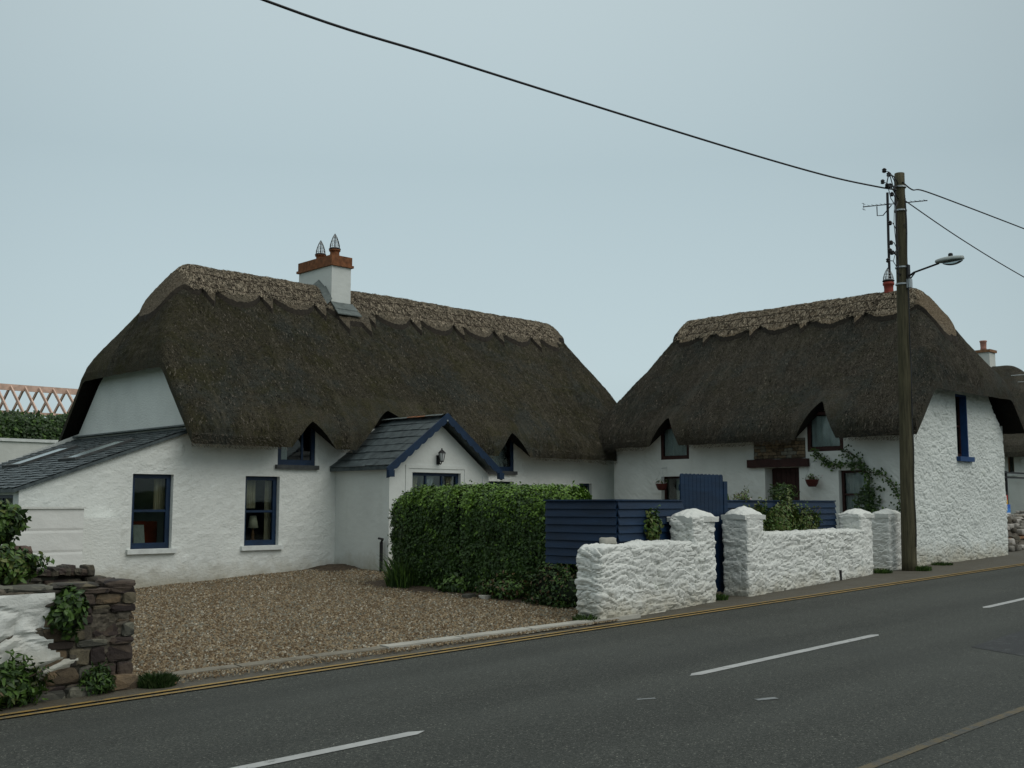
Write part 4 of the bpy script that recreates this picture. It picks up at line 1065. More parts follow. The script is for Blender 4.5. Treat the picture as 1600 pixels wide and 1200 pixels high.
bush('potted_plant','green rosette plant behind the fence left of the dark door','plant',(19.3,14.05,1.82),(.32,.32,.28),700,[MD,DK],.10,.25,False,12)
bush('potted_plant','green rosette plant behind the fence right of the dark door','plant',(20.9,13.1,1.95),(.34,.34,.30),800,[DK,MD],.10,.25,False,13)
bush('potted_plant','small flowering plant behind the fence in front of the dark door','plant',(18.6,12.6,1.80),(.26,.26,.22),420,[YL,MD,M['petal']],.05,.5,False,14,wts=[4,4,1],sprigs=3)
blades('potted_plant','thin brown stemmed plant in front of the dark door','plant',(19.3,13.3,1.2),.18,50,1.1,[BR,MD],15,.010,.35)
for k_,(x_,y_,r_,h_,lab_) in enumerate(((20.95,10.05,.20,.14,'green grass tuft at the foot of the wooden pole'),(13.95,9.92,.14,.12,'small weed tuft in the gateway below the blue gate'),(10.62,9.62,.16,.14,'low grass tuft at the left end of the garden wall'),(19.95,10.35,.18,.12,'low grass tuft between the right wall pillar and the pillar by the pole'),(22.6,10.42,.25,.09,'short grass fringe at the foot of the right gable'))):
    blades('grass_tuft',lab_,'grass tuft',(x_,y_,g0(x_)+.01),r_,420,h_,[DK,MD],90+k_,.006,.6)
# ivy / rose around the lower window of the right cottage
iv = thing('climbing_plant','dark leafy climber trained over the lower window near the pole','climber',(XR-.05,11.5,.4))
paths = [[(11.35,.45),(11.38,1.2),(11.45,1.8),(11.40,2.3),(11.55,2.56),(12.0,2.62),(12.35,2.60),(12.62,2.85),(12.75,2.92)],
         [(11.42,2.4),(11.2,2.42),(10.95,2.25),(10.80,2.0),(10.72,1.6)],[(11.5,2.56),(11.75,2.80),(11.95,2.88),(12.05,2.9)],[(11.42,1.6),(11.2,1.62),(11.0,1.5),(10.85,1.55)],[(11.45,1.9),(11.75,1.7),(11.7,1.4)]]
st = MB(); fl = MB(); rnd = random.Random(77)
for pi_, pth in enumerate(paths):
    pts = [Vector((XR-.05-.02*math.sin(i*2),y,z)) for i,(y,z) in enumerate(pth)]; st.tube(pts,.010,5)
    for a, b in zip(pts,pts[1:]):
        m_ = int((b-a).length*(200 if pi_ == 0 else 110))
        for _ in range(m_):
            p = a.lerp(b,rnd.random())+Vector((rnd.uniform(-.08,.0),rnd.gauss(0,.055),rnd.gauss(0,.055)))
            leaf(fl,p,Vector((-1,rnd.gauss(0,.5),rnd.gauss(.2,.5))).normalized(),rnd.uniform(.04,.08),rnd,rnd.choice((0,0,0,1)),.65)
for _ in range(260):
    p = Vector((XR-.08,11.42+rnd.gauss(0,.13),rnd.uniform(1.3,2.1))); leaf(fl,p,Vector((-1,rnd.gauss(0,.5),rnd.gauss(.2,.5))).normalized(),rnd.uniform(.06,.10),rnd,0,.65)
st.build('stem',M['bark'],iv); fl.build('foliage',[DK,MD],iv)
# hanging baskets
def basket(y, z, lab, zt):
    hb = thing('hanging_basket',lab,'basket',(XR-.22,y,z),'hanging baskets')
    b_ = MB(); b_.lathe((XR-.22,y,z),[(.08,0),(.12,.06),(.15,.15),(.155,.16)],16); b_.build('pot',simple('red_brown_plastic',(.07,.015,.012),.6,.2,9),hb,True)
    w_ = MB()
    for k in range(3):
        a = k*2*PI/3; w_.tube([(XR-.22+.15*math.cos(a),y+.15*math.sin(a),z+.16),(XR-.22,y,zt)],.004,4)
    w_.tube([(XR-.22,y,zt),(XR+.02,y,zt+.02)],.008,5); w_.build('wire',M['galv'],hb)
    f_ = MB(); r_ = random.Random(int(y*100))
    for _ in range(140):
        p = Vector((XR-.22+r_.gauss(0,.07),y+r_.gauss(0,.07),z+.17+abs(r_.gauss(0,.04)))); leaf(f_,p,Vector((r_.gauss(0,.6),r_.gauss(0,.6),1)).normalized(),.05,r_,r_.choice((0,0,0,1)),.5)
    f_.build('foliage',[MD,M['petal']],hb)
basket(12.68,2.12,'small red brown hanging basket left of the climber window',2.66)
basket(16.85,2.08,'hanging basket in front of the window beside the blue gate top',2.62)

# ------------------------------------------------------------------ near-left stone wall, block wall and plants
sw = thing('field_stone_wall','broken field stone wall end with peeling white paint at the left edge','wall',(3.5,9.9,.07))
SWE = 4.52; SY = 9.66
rockwall((.5,SY),(4.50,SY),.52,1.03,step=.03,amp=.8,rnd=.04,sc=(2.0,2.0,7),s=41,zbot=-.05,topf=lambda u: 1.0+.02*math.sin(u*3)).build('mortar_core',M['mortar'],sw,weld=True)
# painted render skin on the front, ending raggedly
mb = MB(); nx, nz = 110, 44; vs = []; fs = []
def px_(u): return lerp(.5,3.98,u)
for j in range(nz+1):
    for i in range(nx+1):
        x = lerp(.5,4.02,i/nx); z = lerp(0.05,.985,j/nz)
        q = Vector((x*2.3,z*5,1.0)); d_, _ = noise.voronoi(q+Vector((noise.noise(q),noise.noise(q+Vector((3,3,3))),0))*.6); e = d_[1]-d_[0]
        vs.append((x, SY-.012-.05*min(1,e*2.2)-.03*noise.noise(q*.8), z))
for j in range(nz):
    for i in range(nx):
        x = lerp(.5,4.02,(i+.5)/nx); z = lerp(.05,.985,(j+.5)/nz)
        lim = 3.80+.18*noise.noise(Vector((z*6,1,0)))+ (.14 if z < .42 else 0)
        if x > lim or (x > 3.3 and z < .4 and noise.noise(Vector((x*8,z*14,4))) > .28): continue
        a = j*(nx+1)+i; fs.append((a,a+1,a+nx+2,a+nx+1))
mb.add(vs,fs); mb.build('peeling_paint',M['washstone'],sw)
random.seed(21); stm = [M['stone_br'],M['stone_or'],M['stone_gr'],M['stone']]
def course_stones(mb, x0, x1, z0, z1, y, depth, seed):
    r_ = random.Random(seed); z = z0
    while z < z1-.03:
        h = r_.uniform(.06,.17); h = min(h, z1-z); x = x0+r_.uniform(0,.04)
        while x < x1-.03:
            w2 = min(r_.uniform(.14,.34), x1-x); 
            if x1-x-w2 < .08: w2 = x1-x
            stone_blob(mb,(x+w2/2,y+r_.uniform(-.025,.01),z+h/2),(w2/2*.97,depth,h/2*.95),r_.choices((0,1,2,3),(3,2,2,3))[0],r_.randint(0,9999)); x += w2
        z += h
mb = MB(); course_stones(mb,3.70,4.53,.10,1.0,SY+.035,.06,4)
r_ = random.Random(6); z = .10
while z < .98:     # return face at the broken end
    h = r_.uniform(.06,.14); y = SY+.06
    while y < SY+.5:
        w2 = r_.uniform(.12,.26); stone_blob(mb,(SWE-.05+r_.uniform(-.03,.03),y+w2/2,z+h/2),(.085,w2/2,h/2*.95),r_.choices((0,1,2,3),(3,2,1,3))[0],r_.randint(0,999)); y += w2
    z += h
for (x,y,z,a,b,c_,m_) in ((4.40,SY+.12,.97,.13,.16,.035,0),(4.40,SY+.12,1.03,.14,.16,.032,0),(4.28,SY+.38,.98,.2,.12,.04,0),(4.42,SY-.04,.16,.13,.09,.07,1),(4.02,SY+.15,1.02,.2,.16,.03,3),(3.6,SY+.2,1.01,.24,.18,.03,2),(3.1,SY+.2,1.01,.24,.18,.03,3),(3.3,SY+.35,1.02,.2,.14,.03,2),
                      (3.75,SY-.05,.10,.16,.08,.05,2),(4.05,SY-.07,.12,.14,.08,.05,2)):
    stone_blob(mb,(x,y,z),(a,b,c_),m_,int(x*100+z*1000))
mb.build('stone_end',stm,sw)
# second ruined wall piece further back
s2 = MB(); rnd = random.Random(8)
for k in range(70):
    x = rnd.uniform(4.0,4.93); z = rnd.uniform(.2,1.0); 
    stone_blob(s2,(x,11.6+rnd.uniform(-.1,.1),z),(rnd.uniform(.08,.18),.14,rnd.uniform(.03,.07)),rnd.choice((0,3,3,2)),k)
for k in range(14):
    x = 4.05+k*.062; stone_blob(s2,(x,11.5+rnd.uniform(-.04,.04),1.03+rnd.uniform(0,.03)),(.045,.12,rnd.uniform(.03,.06)),rnd.choice((0,3)),k+200)
s2.box(4.0,4.9,11.55,11.75,0,1.05,3)
tag(s2.build('rubble_wall',stm,None),'dark slab stone wall end standing behind the peeling wall','wall')
s3 = MB(); stone_blob(s3,(4.10,11.3,1.27),(.09,.09,.06),0,4); tag(s3.build('boulder',[simple('reddish_rock',(.11,.075,.06),.9,.4,9,bs=20,bd=.02)],None,True),'reddish brown rock lying among the leaves on the wall','rock')
s4 = MB(); rnd = random.Random(80)
for k in range(60):
    x = rnd.uniform(2.2,4.1); z = rnd.uniform(.3,1.15); stone_blob(s4,(x,11.35+rnd.uniform(-.1,.1),z),(rnd.uniform(.12,.22),.16,rnd.uniform(.04,.08)),rnd.choice((0,3,3,2)),k+50)
tag(s4.build('rubble_bank',stm,None,True),'stony bank hidden under the bush behind the peeling wall','bank')
bush('bush','glossy green bush at the left edge in front of the block wall','bush',(3.86,11.35,1.55),(.30,.26,.24),2200,[MD,DK,YL],.085,.5,True,31,wts=[4,3,1])
bush('bush','spreading green bush on top of the peeling stone wall','bush',(3.50,10.35,1.20),(.50,.26,.20),3000,[MD,YL,DK],.07,.45,True,32,wts=[4,2,2])
bush('wall_plant','dark green ivy clump hanging on the broken stone wall face','plant',(3.90,SY-.09,.82),(.155,.12,.22),900,[MD,DK],.075,.5,True,33)
bush('weed','ragged leafy green weeds at the foot of the peeling wall','weeds',(3.42,SY-.12,.25),(.34,.18,.20),1300,[MD,DK,YL],.085,.30,False,34,wts=[4,4,1],sprigs=7)
bush('weed','darker weeds at the foot of the broken stone wall end','weeds',(4.17,SY-.12,.20),(.16,.12,.13),600,[DK,MD],.065,.30,False,35,sprigs=4)
blades('grass_tuft','rounded dark grass tuft beside the kerb','grass tuft',(4.72,SY-.10,.09),.17,2200,.15,[DK,M['leafdark'],M['grass']],36,.005,.6)
bush('weed','leafy weed below the fern at the left edge','plant',(3.05,SY-.22,.22),(.34,.2,.2),900,[DK,MD,BR],.07,.4,True,37,wts=[4,3,1])
# block wall
bw = MB()
def bl(u,z): return .004*N3(u,z,2,6) - (.008 if (abs((z-.06)%.36-.18) < .012) else 0)
panel(bw,'Y',18.25,3.2,7.62,lambda x: 0,lambda x: 1.665,[],step=.04,disp=bl)
bw.add([(7.62,18.25,0),(7.62,19.0,0),(7.62,19.0,1.665),(7.62,18.25,1.665)],[(0,1,2,3)]); bw.add([(3.2,18.25,1.665),(7.62,18.25,1.665),(7.62,18.45,1.665),(3.2,18.45,1.665)],[(0,1,2,3)])
bwt = thing('block_wall','painted white concrete block wall in front of the lean-to','wall',(5.5,18.3,.1))
bw.build('wall',M['block'],bwt)
MB().box(3.15,7.64,18.22,18.48,1.667,1.70).build('coping',M['washstone'],bwt)
mb = MB(); mb.box(7.66,8.52,18.80,18.97,.1,1.50); mb.build('buttress',M['render'],bwt)

# soil mound at porch corner
mb = MB(); n = 30; vs = []; fs = []
for j in range(n+1):
    for i in range(n+1):
        x = lerp(12.2,13.6,i/n); y = lerp(17.3,19.05,j/n); d = math.hypot((x-13.0)/.6,(y-18.6)/.7)
        vs.append((x,y,gz(x,y)-.03+.13*math.exp(-d*d)+.02*N3(x,y,0,9)))
for j in range(n):
    for i in range(n): a = j*(n+1)+i; fs.append((a,a+1,a+n+2,a+n+1))
mb.add(vs,fs); struct(mb.build('soil_patch',M['soil']))
mb = MB(); strip(mb,[(11.8+i*.1, 11.0+.0*i) for i in range(2)],.1,.03)
mb = MB(); vs = []; fs = []; n1, n2 = 30, 60
for j in range(n2+1):
    for i in range(n1+1):
        x = lerp(11.45,13.4,i/n1)-.12*N3(0,j*.2,3); y = lerp(10.1,15.9,j/n2)
        vs.append((x,y,gz(x,y)+.0+.06*math.sin(PI*i/n1)**.5+.02*N3(x,y,0,8)))
for j in range(n2):
    for i in range(n1): a = j*(n1+1)+i; fs.append((a,a+1,a+n1+2,a+n1+1))
mb.add(vs,fs); struct(mb.build('hedge_bed_soil',M['soil']))
mb = MB(); stone_blob(mb,(11.52,12.9,.30),(.10,.08,.05),0,3); tag(mb.build('bed_stone',[M['stone_gr']]),'grey stone at the foot of the hedge','stone')
mb = MB(); stone_blob(mb,(11.54,12.55,.31),(.08,.07,.04),0,5); tag(mb.build('bed_stone',[M['kerbpale']]),'pale stone at the foot of the hedge beside the grey one','stone')
mb = MB(); stone_blob(mb,(11.25,9.78,1.25),(.12,.07,.045),0,33); tag(mb.build('loose_stone',[M['kerbpale']],None,True),'loose pale stone lying behind the top of the left garden wall','stone')

# ------------------------------------------------------------------ pole, lamp, wires, aerial
PXc, PYc = 20.80, 10.22
up_ = thing('utility_pole','weathered wooden utility pole at the corner of the right cottage','pole',(PXc,PYc,.41))
mb = MB(); pts = []; rs = []
for i in range(30):
    t = i/29; pts.append((PXc+.25*t, PYc+.0*t, lerp(.35,8.56,t))); rs.append(lerp(.148,.100,t)*(1+.02*N3(0,0,i,.7)))
mb.tube(pts, rs, 20); mb.build('shaft',M['wood'],up_,True)
mb = MB()
def band(z, r=.135, h=.03): mb.tube([(PXc+.25*(z/8.5),PYc,z),(PXc+.25*(z/8.5),PYc,z+h)],r,18)
for z in (8.25,7.75,6.55,6.2):
    band(z,.128+.004*(8.5-z)); mb.build('steel_band',M['galv'],up_); mb = MB()
mb.box(PXc+.12,PXc+.22,PYc-.20,PYc-.125,6.12,6.30); mb.build('junction_box',M['galv'],up_)
mb = MB(); mb.tube([(PXc+.0+.0075*k+.02*math.sin(k),PYc-.125-.002*(30-k)*.6,.9+k*.245) for k in range(30)],.010,5); mb.tube([(PXc+.05+.006*k,PYc-.14-.0015*(20-k),3.5+k*.24) for k in range(20)],.008,5)
mb.tube([(PXc+.16+.05*math.cos(a),PYc-.125,7.35+.12*math.sin(a)) for a in [k*PI/8 for k in range(9)]],.007,5)
mb.build('service_cable',M['black'],up_)
# insulators and cable bracket left of the shaft
br = MB(); B0 = Vector((PXc+.22,PYc,8.0))
for (dx,z,s_) in ((-.62,8.42,1),(-.40,8.40,1),(-.50,8.14,1),(-.72,8.16,.9),(-.35,8.18,1),(-.28,8.02,.8),(-.44,7.38,.9),(-.42,6.98,.9),(-.50,6.80,1),(-.40,6.78,.9),(-.60,6.58,.9)):
    p = B0+Vector((dx*1.15-.10,0.15*dx,z-8.0)); br.tube([p,(p+B0+Vector((-.27,-.04,z-8.05)))/2+Vector((0,0,.06)),B0+Vector((-.27,-.04,z-8.10))],.008,4); br.lathe(p-Vector((0,0,.04)),[(.03*s_,0),(.05*s_,.02),(.035*s_,.04),(.05*s_,.06),(.02*s_,.09)],8)
br.tube([B0+Vector((0,0,.3)),B0+Vector((-.3,-.04,.42)),B0+Vector((-.62,-.09,.40)),B0+Vector((-.75,-.1,.15))],.012,5)
br.tube([B0+Vector((0,0,.28)),B0+Vector((-.35,-.05,.2)),B0+Vector((-.7,-.1,.12))],.02,5)
br.tube([B0+Vector((-.7,-.1,.12)),B0+Vector((-.55,-.08,-.1)),B0+Vector((-.25,-.04,-.2)),B0+Vector((-.05,0,.0))],.008,5)
br.tube([B0+Vector((-.6,-.1,.38)),B0+Vector((-.3,-.04,.1)),B0+Vector((0,0,-.05))],.010,5)
br.tube([B0+Vector((-.3,-.04,0)),B0+Vector((-.40,-.05,-.6)),B0+Vector((-.33,-.05,-1.1)),B0+Vector((-.55,-.08,-1.4))],.007,5)
br.tube([B0+Vector((-.27,-.04,z_)) for z_ in (.42,0,-.8,-1.75)],.016,6)
br.bar(B0+Vector((-.45,-.06,-1.22)),B0+Vector((0,0,-.95)),.03,.03)
br.bar(B0+Vector((-.3,-.04,-1.6)),B0+Vector((0,0,-1.6)),.03,.03)
br.build('insulator_bracket',M['black'],up_)
# street lamp reaching over the road (toward -Y)
sl = thing('street_lamp','grey street lamp head on a short arm fixed to the wooden pole','street lamp',(PXc,PYc,6.4))
AY = PYc-.14
mb = MB(); mb.tube([(PXc+.19,AY,6.36),(PXc+.17,AY-.12,6.42),(PXc+.10,AY-.68,6.51)],.020,8); mb.bar((PXc+.19,AY-.0,6.27),(PXc+.17,AY-.14,6.41),.02,.02); mb.box(PXc+.14,PXc+.23,AY-.02,AY+.02,6.25,6.6); mb.build('arm',M['black'],sl)
mb = MB(); HC = Vector((PXc+.10,AY-.90,6.53)); vs = []; fs = []; n, m_ = 20, 16
def headp(t, a, zs):
    y = lerp(.27,-.27,t); w2 = .13*math.sin(PI*clamp(.12+.80*t))**.6; h = .085*math.sin(PI*clamp(.15+.7*t))**.5
    return HC+Vector((w2*math.cos(a), y, (h if math.sin(a) > 0 else h*zs)*math.sin(a)))
for i in range(n+1):
    for k in range(m_): vs.append(headp(i/n, 2*PI*k/m_, .25))
for i in range(n):
    for k in range(m_): fs.append((i*m_+k,i*m_+(k+1)%m_,(i+1)*m_+(k+1)%m_,(i+1)*m_+k))
fs += [tuple(range(m_))[::-1], tuple(n*m_+k for k in range(m_))]
mb.add(vs,fs); mb.build('lamp_head',M['lampgrey'],sl,True)
mb = MB(); vs = []
for i in range(n+1):
    t = i/n
    for k in range(m_):
        a = PI+PI*k/(m_-1); y = lerp(.15,-.25,t); w2 = .11*math.sin(PI*clamp(.05+.9*t))**.6; h = .085*math.sin(PI*clamp(.05+.9*t))**.6; vs.append(HC+Vector((w2*math.cos(a),y,-.015+h*math.sin(a))))
mb.add(vs,[(i*m_+k,i*m_+k+1,(i+1)*m_+k+1,(i+1)*m_+k) for i in range(n) for k in range(m_-1)])
mb.build('lens',glass_mat('lamp_lens',(.55,.6,.6)),sl,True)
MB().lathe(HC+Vector((0,-.02,.06)),[(.035,0),(.045,.03),(.045,.07),(.03,.085)],12).build('photocell',M['black'],sl)
# wires
def wire(pts, r, lab):
    P = [Vector(p) for p in pts]; out = []
    for i in range(len(P)-1):
        a = P[max(i-1,0)]; b = P[i]; c_ = P[i+1]; d = P[min(i+2,len(P)-1)]
        for k in range(8):
            t = k/8; out.append(.5*((2*b)+(c_-a)*t+(2*a-5*b+4*c_-d)*t*t+(3*b-a-3*c_+d)*t*t*t))
    out.append(P[-1]); tag(MB().tube(out,r,6).build('overhead_cable',M['black'],None,True),lab,'cable','overhead cables')
wire([(-3.5,10.2,7.9),(1,10.2,7.45),(6.07,10.2,7.30),(8.71,10.2,7.40),(12.57,10.2,7.57),(15.8,10.2,7.73),(18.26,10.2,7.89),(20.05,10.2,8.07),(20.75,10.15,8.14)],.016,'long thick overhead cable sagging from the pole to the top left')
wire([(20.97,10.12,8.34),(21.5,10.17,8.30),(22.06,10.2,8.40),(23.89,10.2,8.46),(27.56,10.2,8.55),(34,10.2,8.7),(44,10.2,8.9)],.0145,'upper overhead cable leaving the pole to the right')
wire([(20.97,10.18,8.03),(23.8,10.2,7.66),(27.39,10.2,7.30),(34,10.2,6.8),(42,10.2,6.5)],.012,'lower thinner cable leaving the pole to the right')
# tv aerial on a mast fixed to the chimney behind the pole
ae = thing('tv_aerial','thin television aerial on a mast behind the wooden pole','aerial',(24.1,11.98,6.9))
mb = MB(); mb.tube([(24.1,12.05,6.7),(24.1,12.04,8.0),(24.1,12.02,9.15)],.032,8); mb.tube([(24.1,11.93,8.83),(24.1,12.15,8.62),(24.1,12.3,8.64),(24.1,12.3,8.87)],.012,6); mb.build('mast',M['black'],ae)
mb = MB(); mb.tube([(24.1,12.66,8.93),(24.1,11.05,8.76)],.012,6)
for k in range(14):
    y = lerp(12.5,11.1,k/13); z = lerp(8.92,8.765,k/13); mb.tube([(24.1-.09,y,z+.01),(24.1+.09,y,z+.01)],.005,4)
for a in (-.07,.07): mb.tube([(24.02,12.64,8.93+a),(24.18,12.64,8.93+a)],.006,4)
mb.tube([(24.1,12.64,8.84),(24.1,12.64,9.02)],.006,4)
mb.build('boom',M['black'],ae)

# ================================================================== BACKGROUND
bh = thing('background_cottage','distant thatched cottage with pale chimney glimpsed past the right gable','cottage',(39,16,.7))
bp = MB()
panel(bp,'X',36.0,13.3,20,lambda y:.4,lambda y:3.95,[(14.02,14.22,2.72,3.45,.12),(16,16.8,2.6,3.5,.12),(13.4,13.52,2.9,3.5,.1)],step=.25,disp=lambda u,z:.02*N3(u,z,5,4))
panel(bp,'Y',13.3,36,42,lambda x:.4,lambda x:3.95,[],step=.5)
bp.add([(42,13.3,.4),(42,20,.4),(42,20,3.95),(42,13.3,3.95)],[(0,1,2,3)]); bp.add([(36,20,.4),(42,20,.4),(42,20,3.95),(36,20,3.95)],[(0,1,2,3)])
bp.build('wall',M['plaster_far'],bh)
rB = Roof(12.95,20.4,35.55,42.4,39.0,6.62,.92,(1.35,4.0),(1.2,4.0),True,[],55); rB.build([M['thatch2'],M['soffit'],M['soffit']],bh,.09,5000)
window(bh,'X',36.0,14.02,14.22,2.72,3.45,M['ply'],rec=.05,sill=M['sill'],fw=.03)
window(bh,'X',36.0,16,16.8,2.6,3.5,M['ply'],rec=.05,sill=M['sill'])
MB().box(35.9,35.99,13.55,13.75,3.05,3.35).build('bulkhead_light',M['sill'],bh)
cc = MB(); cc.box(38.75,39.25,15.75,16.3,6.2,7.1); co = cc.build('chimney',M['plaster_far'],bh)
MB().box(38.70,39.30,15.70,16.35,7.105,7.2).build('brick_cap',M['ply'],co)
MB().lathe((39,16.05,7.20),[(.12,0),(.10,.1),(.11,.3),(.13,.32),(.12,.36)],14).build('chimney_pot',simple('pink_clay_pot',(.38,.20,.16),.8,.2,8),co,True)
a2 = thing('tv_aerial','faint roof aerial at the right edge above the distant cottage','aerial',(36,13.6,4.5))
mb = MB(); mb.tube([(36.6,13.62,4.6),(36.6,13.62,6.1)],.018,6); mb.tube([(36.6,14.2,5.95),(36.6,13.1,5.93)],.014,5); mb.tube([(36.6,14.0,5.72),(36.6,13.1,5.7)],.010,5)
for k in range(7): mb.tube([(36.5,14.1-k*.14,5.94),(36.7,14.1-k*.14,5.94)],.006,4)
mb.build('mast',M['galv'],a2)
# site railing, rubble, planks, banner
rl = thing('site_railing','dark double rail in front of the distant cottage','railing',(32,13.2,.6))
for z in (2.52,2.66): MB().bar((30.5,13.0,z),(35.0,13.0,z),.05,.045).build('rail',M['black'],rl)
for x in (30.6,32.75,34.9): MB().box(x-.03,x+.03,12.97,13.03,.5,2.7).build('post',M['black'],rl)
ld = thing('ladder','grey ladder leaning on the distant white wall','ladder',(34.4,13.6,.6))
mb = MB()
for k in range(7): mb.bar((33.0,13.35,1.15+k*.2),(33.2,13.35,1.15+k*.2),.02,.035)
mb.bar((33.0,13.35,.6),(33.0,13.35,2.5),.03,.03); mb.bar((33.2,13.35,.6),(33.2,13.35,2.5),.03,.03); mb.build('frame',M['galv'],ld)
bn = thing('advertising_flag','small advertising board striped black, red, yellow and blue past the gable','sign',(31.5,12.4,.6))
mb = MB(); cols = [(.02,.02,.02),(.45,.04,.03),(.6,.35,.04),(.03,.12,.45),(.05,.22,.6),(.6,.62,.62)]; zz = [2.08,1.99,1.86,1.73,1.62,1.50,1.46]
for k in range(6): mb.box(31.05-(.0 if k < 3 else .0),31.28+(0 if k < 3 else .16),12.40,12.42,zz[k+1],zz[k],k)
mb.build('banner',[simple('banner_%s'%n_,c_,.6,.1,9) for n_,c_ in zip(('black','red','yellow','blue','lightblue','white'),cols)],bn)
MB().tube([(31.2,12.44,.5),(31.2,12.44,1.5)],.02,6).build('post',M['galv'],bn)
mb = MB(); vs=[]; fs=[]; n=70
for j in range(n+1):
    for i in range(n+1):
        x=lerp(27.2,40,i/n); y=lerp(11.0,14.2,j/n); e=sstep(0,.25,j/n)*sstep(0,.12,i/n)
        vs.append((x,y,g0(x)+.02+e*(.55+.25*N3(x,y,0,.9)+.16*N3(x,y,1,3)+.06*N3(x,y,2,9))))
for j in range(n):
    for i in range(n): a=j*(n+1)+i; fs.append((a,a+1,a+n+2,a+n+1))
mb.add(vs,fs); struct(mb.build('rubble_mound',M['debris']))
mb=MB(); rnd=random.Random(61)
for k in range(650):
    x=rnd.uniform(27.6,36); y=rnd.uniform(11.05,13.6); s_=rnd.uniform(.05,.20); e=sstep(0,.25,(y-11)/3.2)
    stone_blob(mb,(x,y,g0(x)+.05+e*.55+.2*N3(x,y,0,.9)*e+s_*.2),(s_,s_*.8,s_*.5),rnd.choice((0,1,2)),k)
tag(mb.build('rubble',[simple('grey_rubble_stone',(.16,.15,.13),.9,.5,9),M['stone'],simple('pale_rubble_stone',(.34,.32,.29),.9,.3,9)],None,True),'heap of broken stones past the right cottage','rubble',kind='stuff')
for k,(a,b,m_,lab) in enumerate((((29.2,11.6,1.02),(31.8,11.4,.86),'sill','pale plank lying on the rubble heap'),((28.4,11.3,.86),(33.5,11.3,1.0),'ply','long brown timber lying across the rubble heap'),((30.5,12.0,1.3),(32.2,12.5,1.25),'galv','short metal bar on top of the rubble heap'))):
    tag(MB().bar(a,b,.12,.05).build('plank',M[m_]),lab,'plank','planks on the rubble heap')
# background left : roof timbers, hedge, white building
tf = thing('roof_frame','bare new timber roof rafters of an unfinished building at the left edge','roof frame',(15,42,3))
mb=MB(); mb.box(5,22,41.97,42.03,5.95,6.18); mb.build('ridge_board',M['pinetruss'],tf)
x=5.2
while x<22:
    mb=MB(); mb.bar((x,41.96,6.08),(x,37.9,3.0),.05,.12); mb.build('rafter',M['pinetruss'],tf)
    mb=MB(); mb.bar((x,42.04,6.08),(x,46.1,3.0),.05,.12); mb.build('rafter',M['pinetruss'],tf); x+=.52
mb=MB()
for z,y in ((5.05,40.85),): mb.box(5,22,y-.02,y+.02,z-.06,z+.04)
mb.build('batten',M['pinetruss'],tf)
bhg=thing('background_hedge','tall dark green hedge in front of the bare roof timbers','hedge',(14,37,.5))
MB().box(7,17.5,36.6,37.9,.2,4.55).build('dark_core',M['core'],bhg)  # solid dark filler box behind the leaf cards
mb=MB(); rnd=random.Random(71)
for _ in range(16000):
    x=rnd.uniform(8,17.4); z=rnd.uniform(2.8,4.72+.12*N3(x,0,0,1.1)+.05*N3(x,0,3,4)); y=36.5+.2*N3(x,z,1,1.)+rnd.uniform(-.12,.1)
    if z>4.5: y+=rnd.uniform(0,1.2)
    leaf(mb,Vector((x,y,z)),Vector((rnd.gauss(0,.5),-1,rnd.gauss(.5,.5))).normalized(),rnd.uniform(.09,.17),rnd,rnd.choices((0,1),(5,1))[0],.6)
mb.build('foliage',[DK,MD],bhg)
ow=thing('white_outbuilding','flat topped white building beyond the lean-to roof at the left edge','building',(10,32,.3))
mb=MB(); mb.box(4,13.3,32,35,0,3.50); mb.build('wall',M['plaster_far'],ow); MB().box(3.9,13.4,31.95,35.05,3.505,3.59).build('coping',M['sill'],ow)
# far backdrop of trees and low hill hidden mostly behind the houses
mb=MB(); vs=[]; fs=[]
for i in range(121):
    x=lerp(-500,500,i/120)
    for (y,z) in ((260,-2),(300,5+3*N3(x,0,0,.01)),(360,9+5*N3(x,1,0,.008))): vs.append((x,y,z))
for i in range(120):
    for k in range(2): a=i*3+k; fs.append((a,a+3,a+4,a+1))
mb.add(vs,fs); struct(mb.build('hills',M['grass'],None,True))

# ================================================================== CAMERA, LIGHT, SKY
cam = bpy.data.cameras.new('camera'); co = bpy.data.objects.new('camera', cam); COL.objects.link(co)
AZ = math.radians(46); PT = math.atan(187/1700)
fw = Vector((math.cos(AZ)*math.cos(PT), math.sin(AZ)*math.cos(PT), math.sin(PT)))
co.location = (0,0,1.75); co.rotation_euler = fw.to_track_quat('-Z','Y').to_euler()
cam.sensor_width = 36; cam.lens = 1700/1600*36; cam.clip_end = 3000; cam.clip_start = .05
sc.camera = co
SUN_EL, SUN_AZ = 48, -75          # direction the light comes from, azimuth measured from +X
sun = bpy.data.lights.new('sun','SUN'); sun.energy = 1.0; sun.angle = math.radians(50); sun.color = (1,.97,.92)
so = bpy.data.objects.new('sun', sun); COL.objects.link(so)
el, az = math.radians(SUN_EL), math.radians(SUN_AZ)
sd = Vector((math.cos(el)*math.cos(az), math.cos(el)*math.sin(az), math.sin(el)))
so.rotation_euler = sd.to_track_quat('Z','Y').to_euler()
w = bpy.data.worlds.new('World'); sc.world = w; w.use_nodes = True; nt = w.node_tree; nt.nodes.clear()
out = nt.nodes.new('ShaderNodeOutputWorld')
sky = nt.nodes.new('ShaderNodeTexSky'); sky.sky_type = 'NISHITA'; sky.sun_disc = False
sky.sun_elevation = el; sky.sun_rotation = math.radians(90)-az; sky.dust_density = 4; sky.air_density = 1.2
b1 = nt.nodes.new('ShaderNodeBackground'); b1.inputs[1].default_value = .05*.25; nt.links.new(sky.outputs[0], b1.inputs[0])
tc = nt.nodes.new('ShaderNodeTexCoord'); sp = nt.nodes.new('ShaderNodeSeparateXYZ'); nt.links.new(tc.outputs['Generated'], sp.inputs[0])
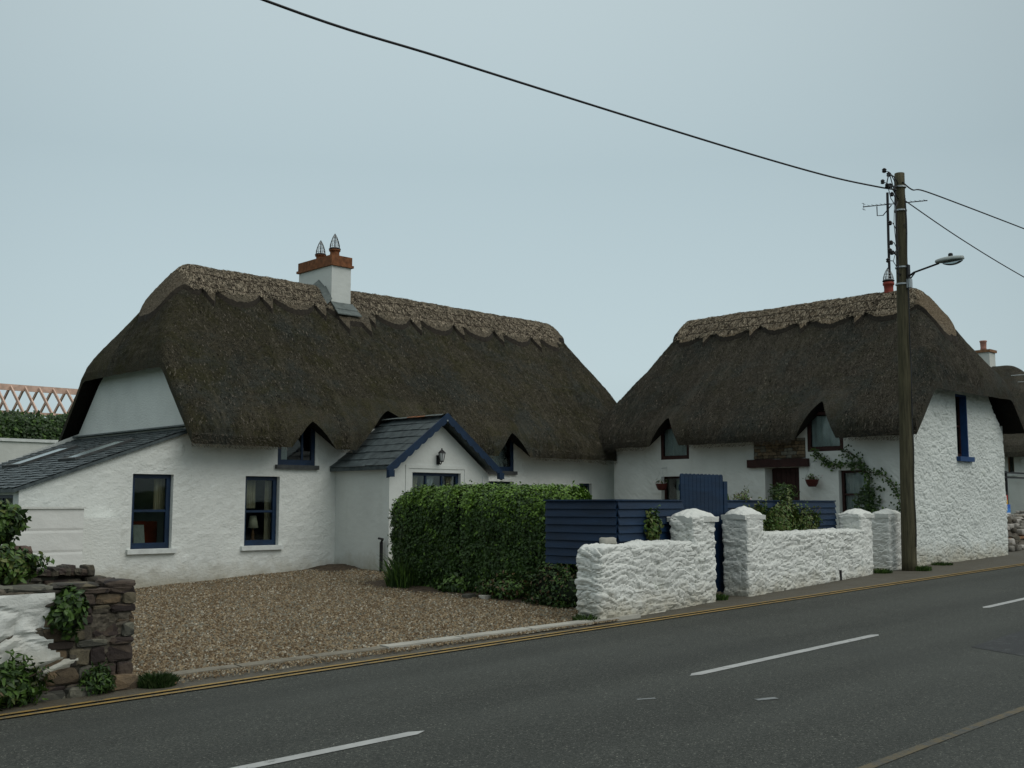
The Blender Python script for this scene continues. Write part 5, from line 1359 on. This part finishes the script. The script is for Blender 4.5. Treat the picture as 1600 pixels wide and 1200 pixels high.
cr = nt.nodes.new('ShaderNodeValToRGB'); nt.links.new(sp.outputs[2], cr.inputs[0])
for i,(p,c) in enumerate(((0,(.38,.475,.50)),(.12,(.430,.530,.560)),(.30,(.385,.480,.508)),(.45,(.46,.55,.57)),(.62,(.68,.74,.735)),(1,(.88,.93,.89)))):
    e = cr.color_ramp.elements[i] if i < 2 else cr.color_ramp.elements.new(p); e.position = p; e.color = (*c,1)
nz_ = nt.nodes.new('ShaderNodeTexNoise'); nz_.inputs['Scale'].default_value = 1.3; nz_.inputs['Detail'].default_value = 3; nt.links.new(tc.outputs['Generated'], nz_.inputs['Vector'])
mr = nt.nodes.new('ShaderNodeMapRange'); mr.inputs[3].default_value = .95; mr.inputs[4].default_value = 1.05; nt.links.new(nz_.outputs[0], mr.inputs[0])
b2 = nt.nodes.new('ShaderNodeBackground'); nt.links.new(cr.outputs[0], b2.inputs[0]); nt.links.new(mr.outputs[0], b2.inputs[1])
dp = nt.nodes.new('ShaderNodeVectorMath'); dp.operation = 'DOT_PRODUCT'; nt.links.new(tc.outputs['Generated'], dp.inputs[0])
dd = Vector((math.cos(math.radians(49)), math.sin(math.radians(49)), .10)).normalized(); dp.inputs[1].default_value = dd
gl = nt.nodes.new('ShaderNodeMapRange'); gl.interpolation_type = 'SMOOTHSTEP'; gl.inputs[1].default_value = .74; gl.inputs[2].default_value = 1.0; gl.inputs[3].default_value = .80; gl.inputs[4].default_value = 1.10; nt.links.new(dp.outputs['Value'], gl.inputs[0])
vm = nt.nodes.new('ShaderNodeMath'); vm.operation = 'MULTIPLY'; nt.links.new(gl.outputs[0], vm.inputs[0]); nt.links.new(mr.outputs[0], vm.inputs[1]); nt.links.new(vm.outputs[0], b2.inputs[1])
ad = nt.nodes.new('ShaderNodeAddShader'); nt.links.new(b1.outputs[0], ad.inputs[0]); nt.links.new(b2.outputs[0], ad.inputs[1]); nt.links.new(ad.outputs[0], out.inputs[0])
sc.view_settings.view_transform = 'Standard'; sc.view_settings.look = 'None'; sc.view_settings.exposure = 0
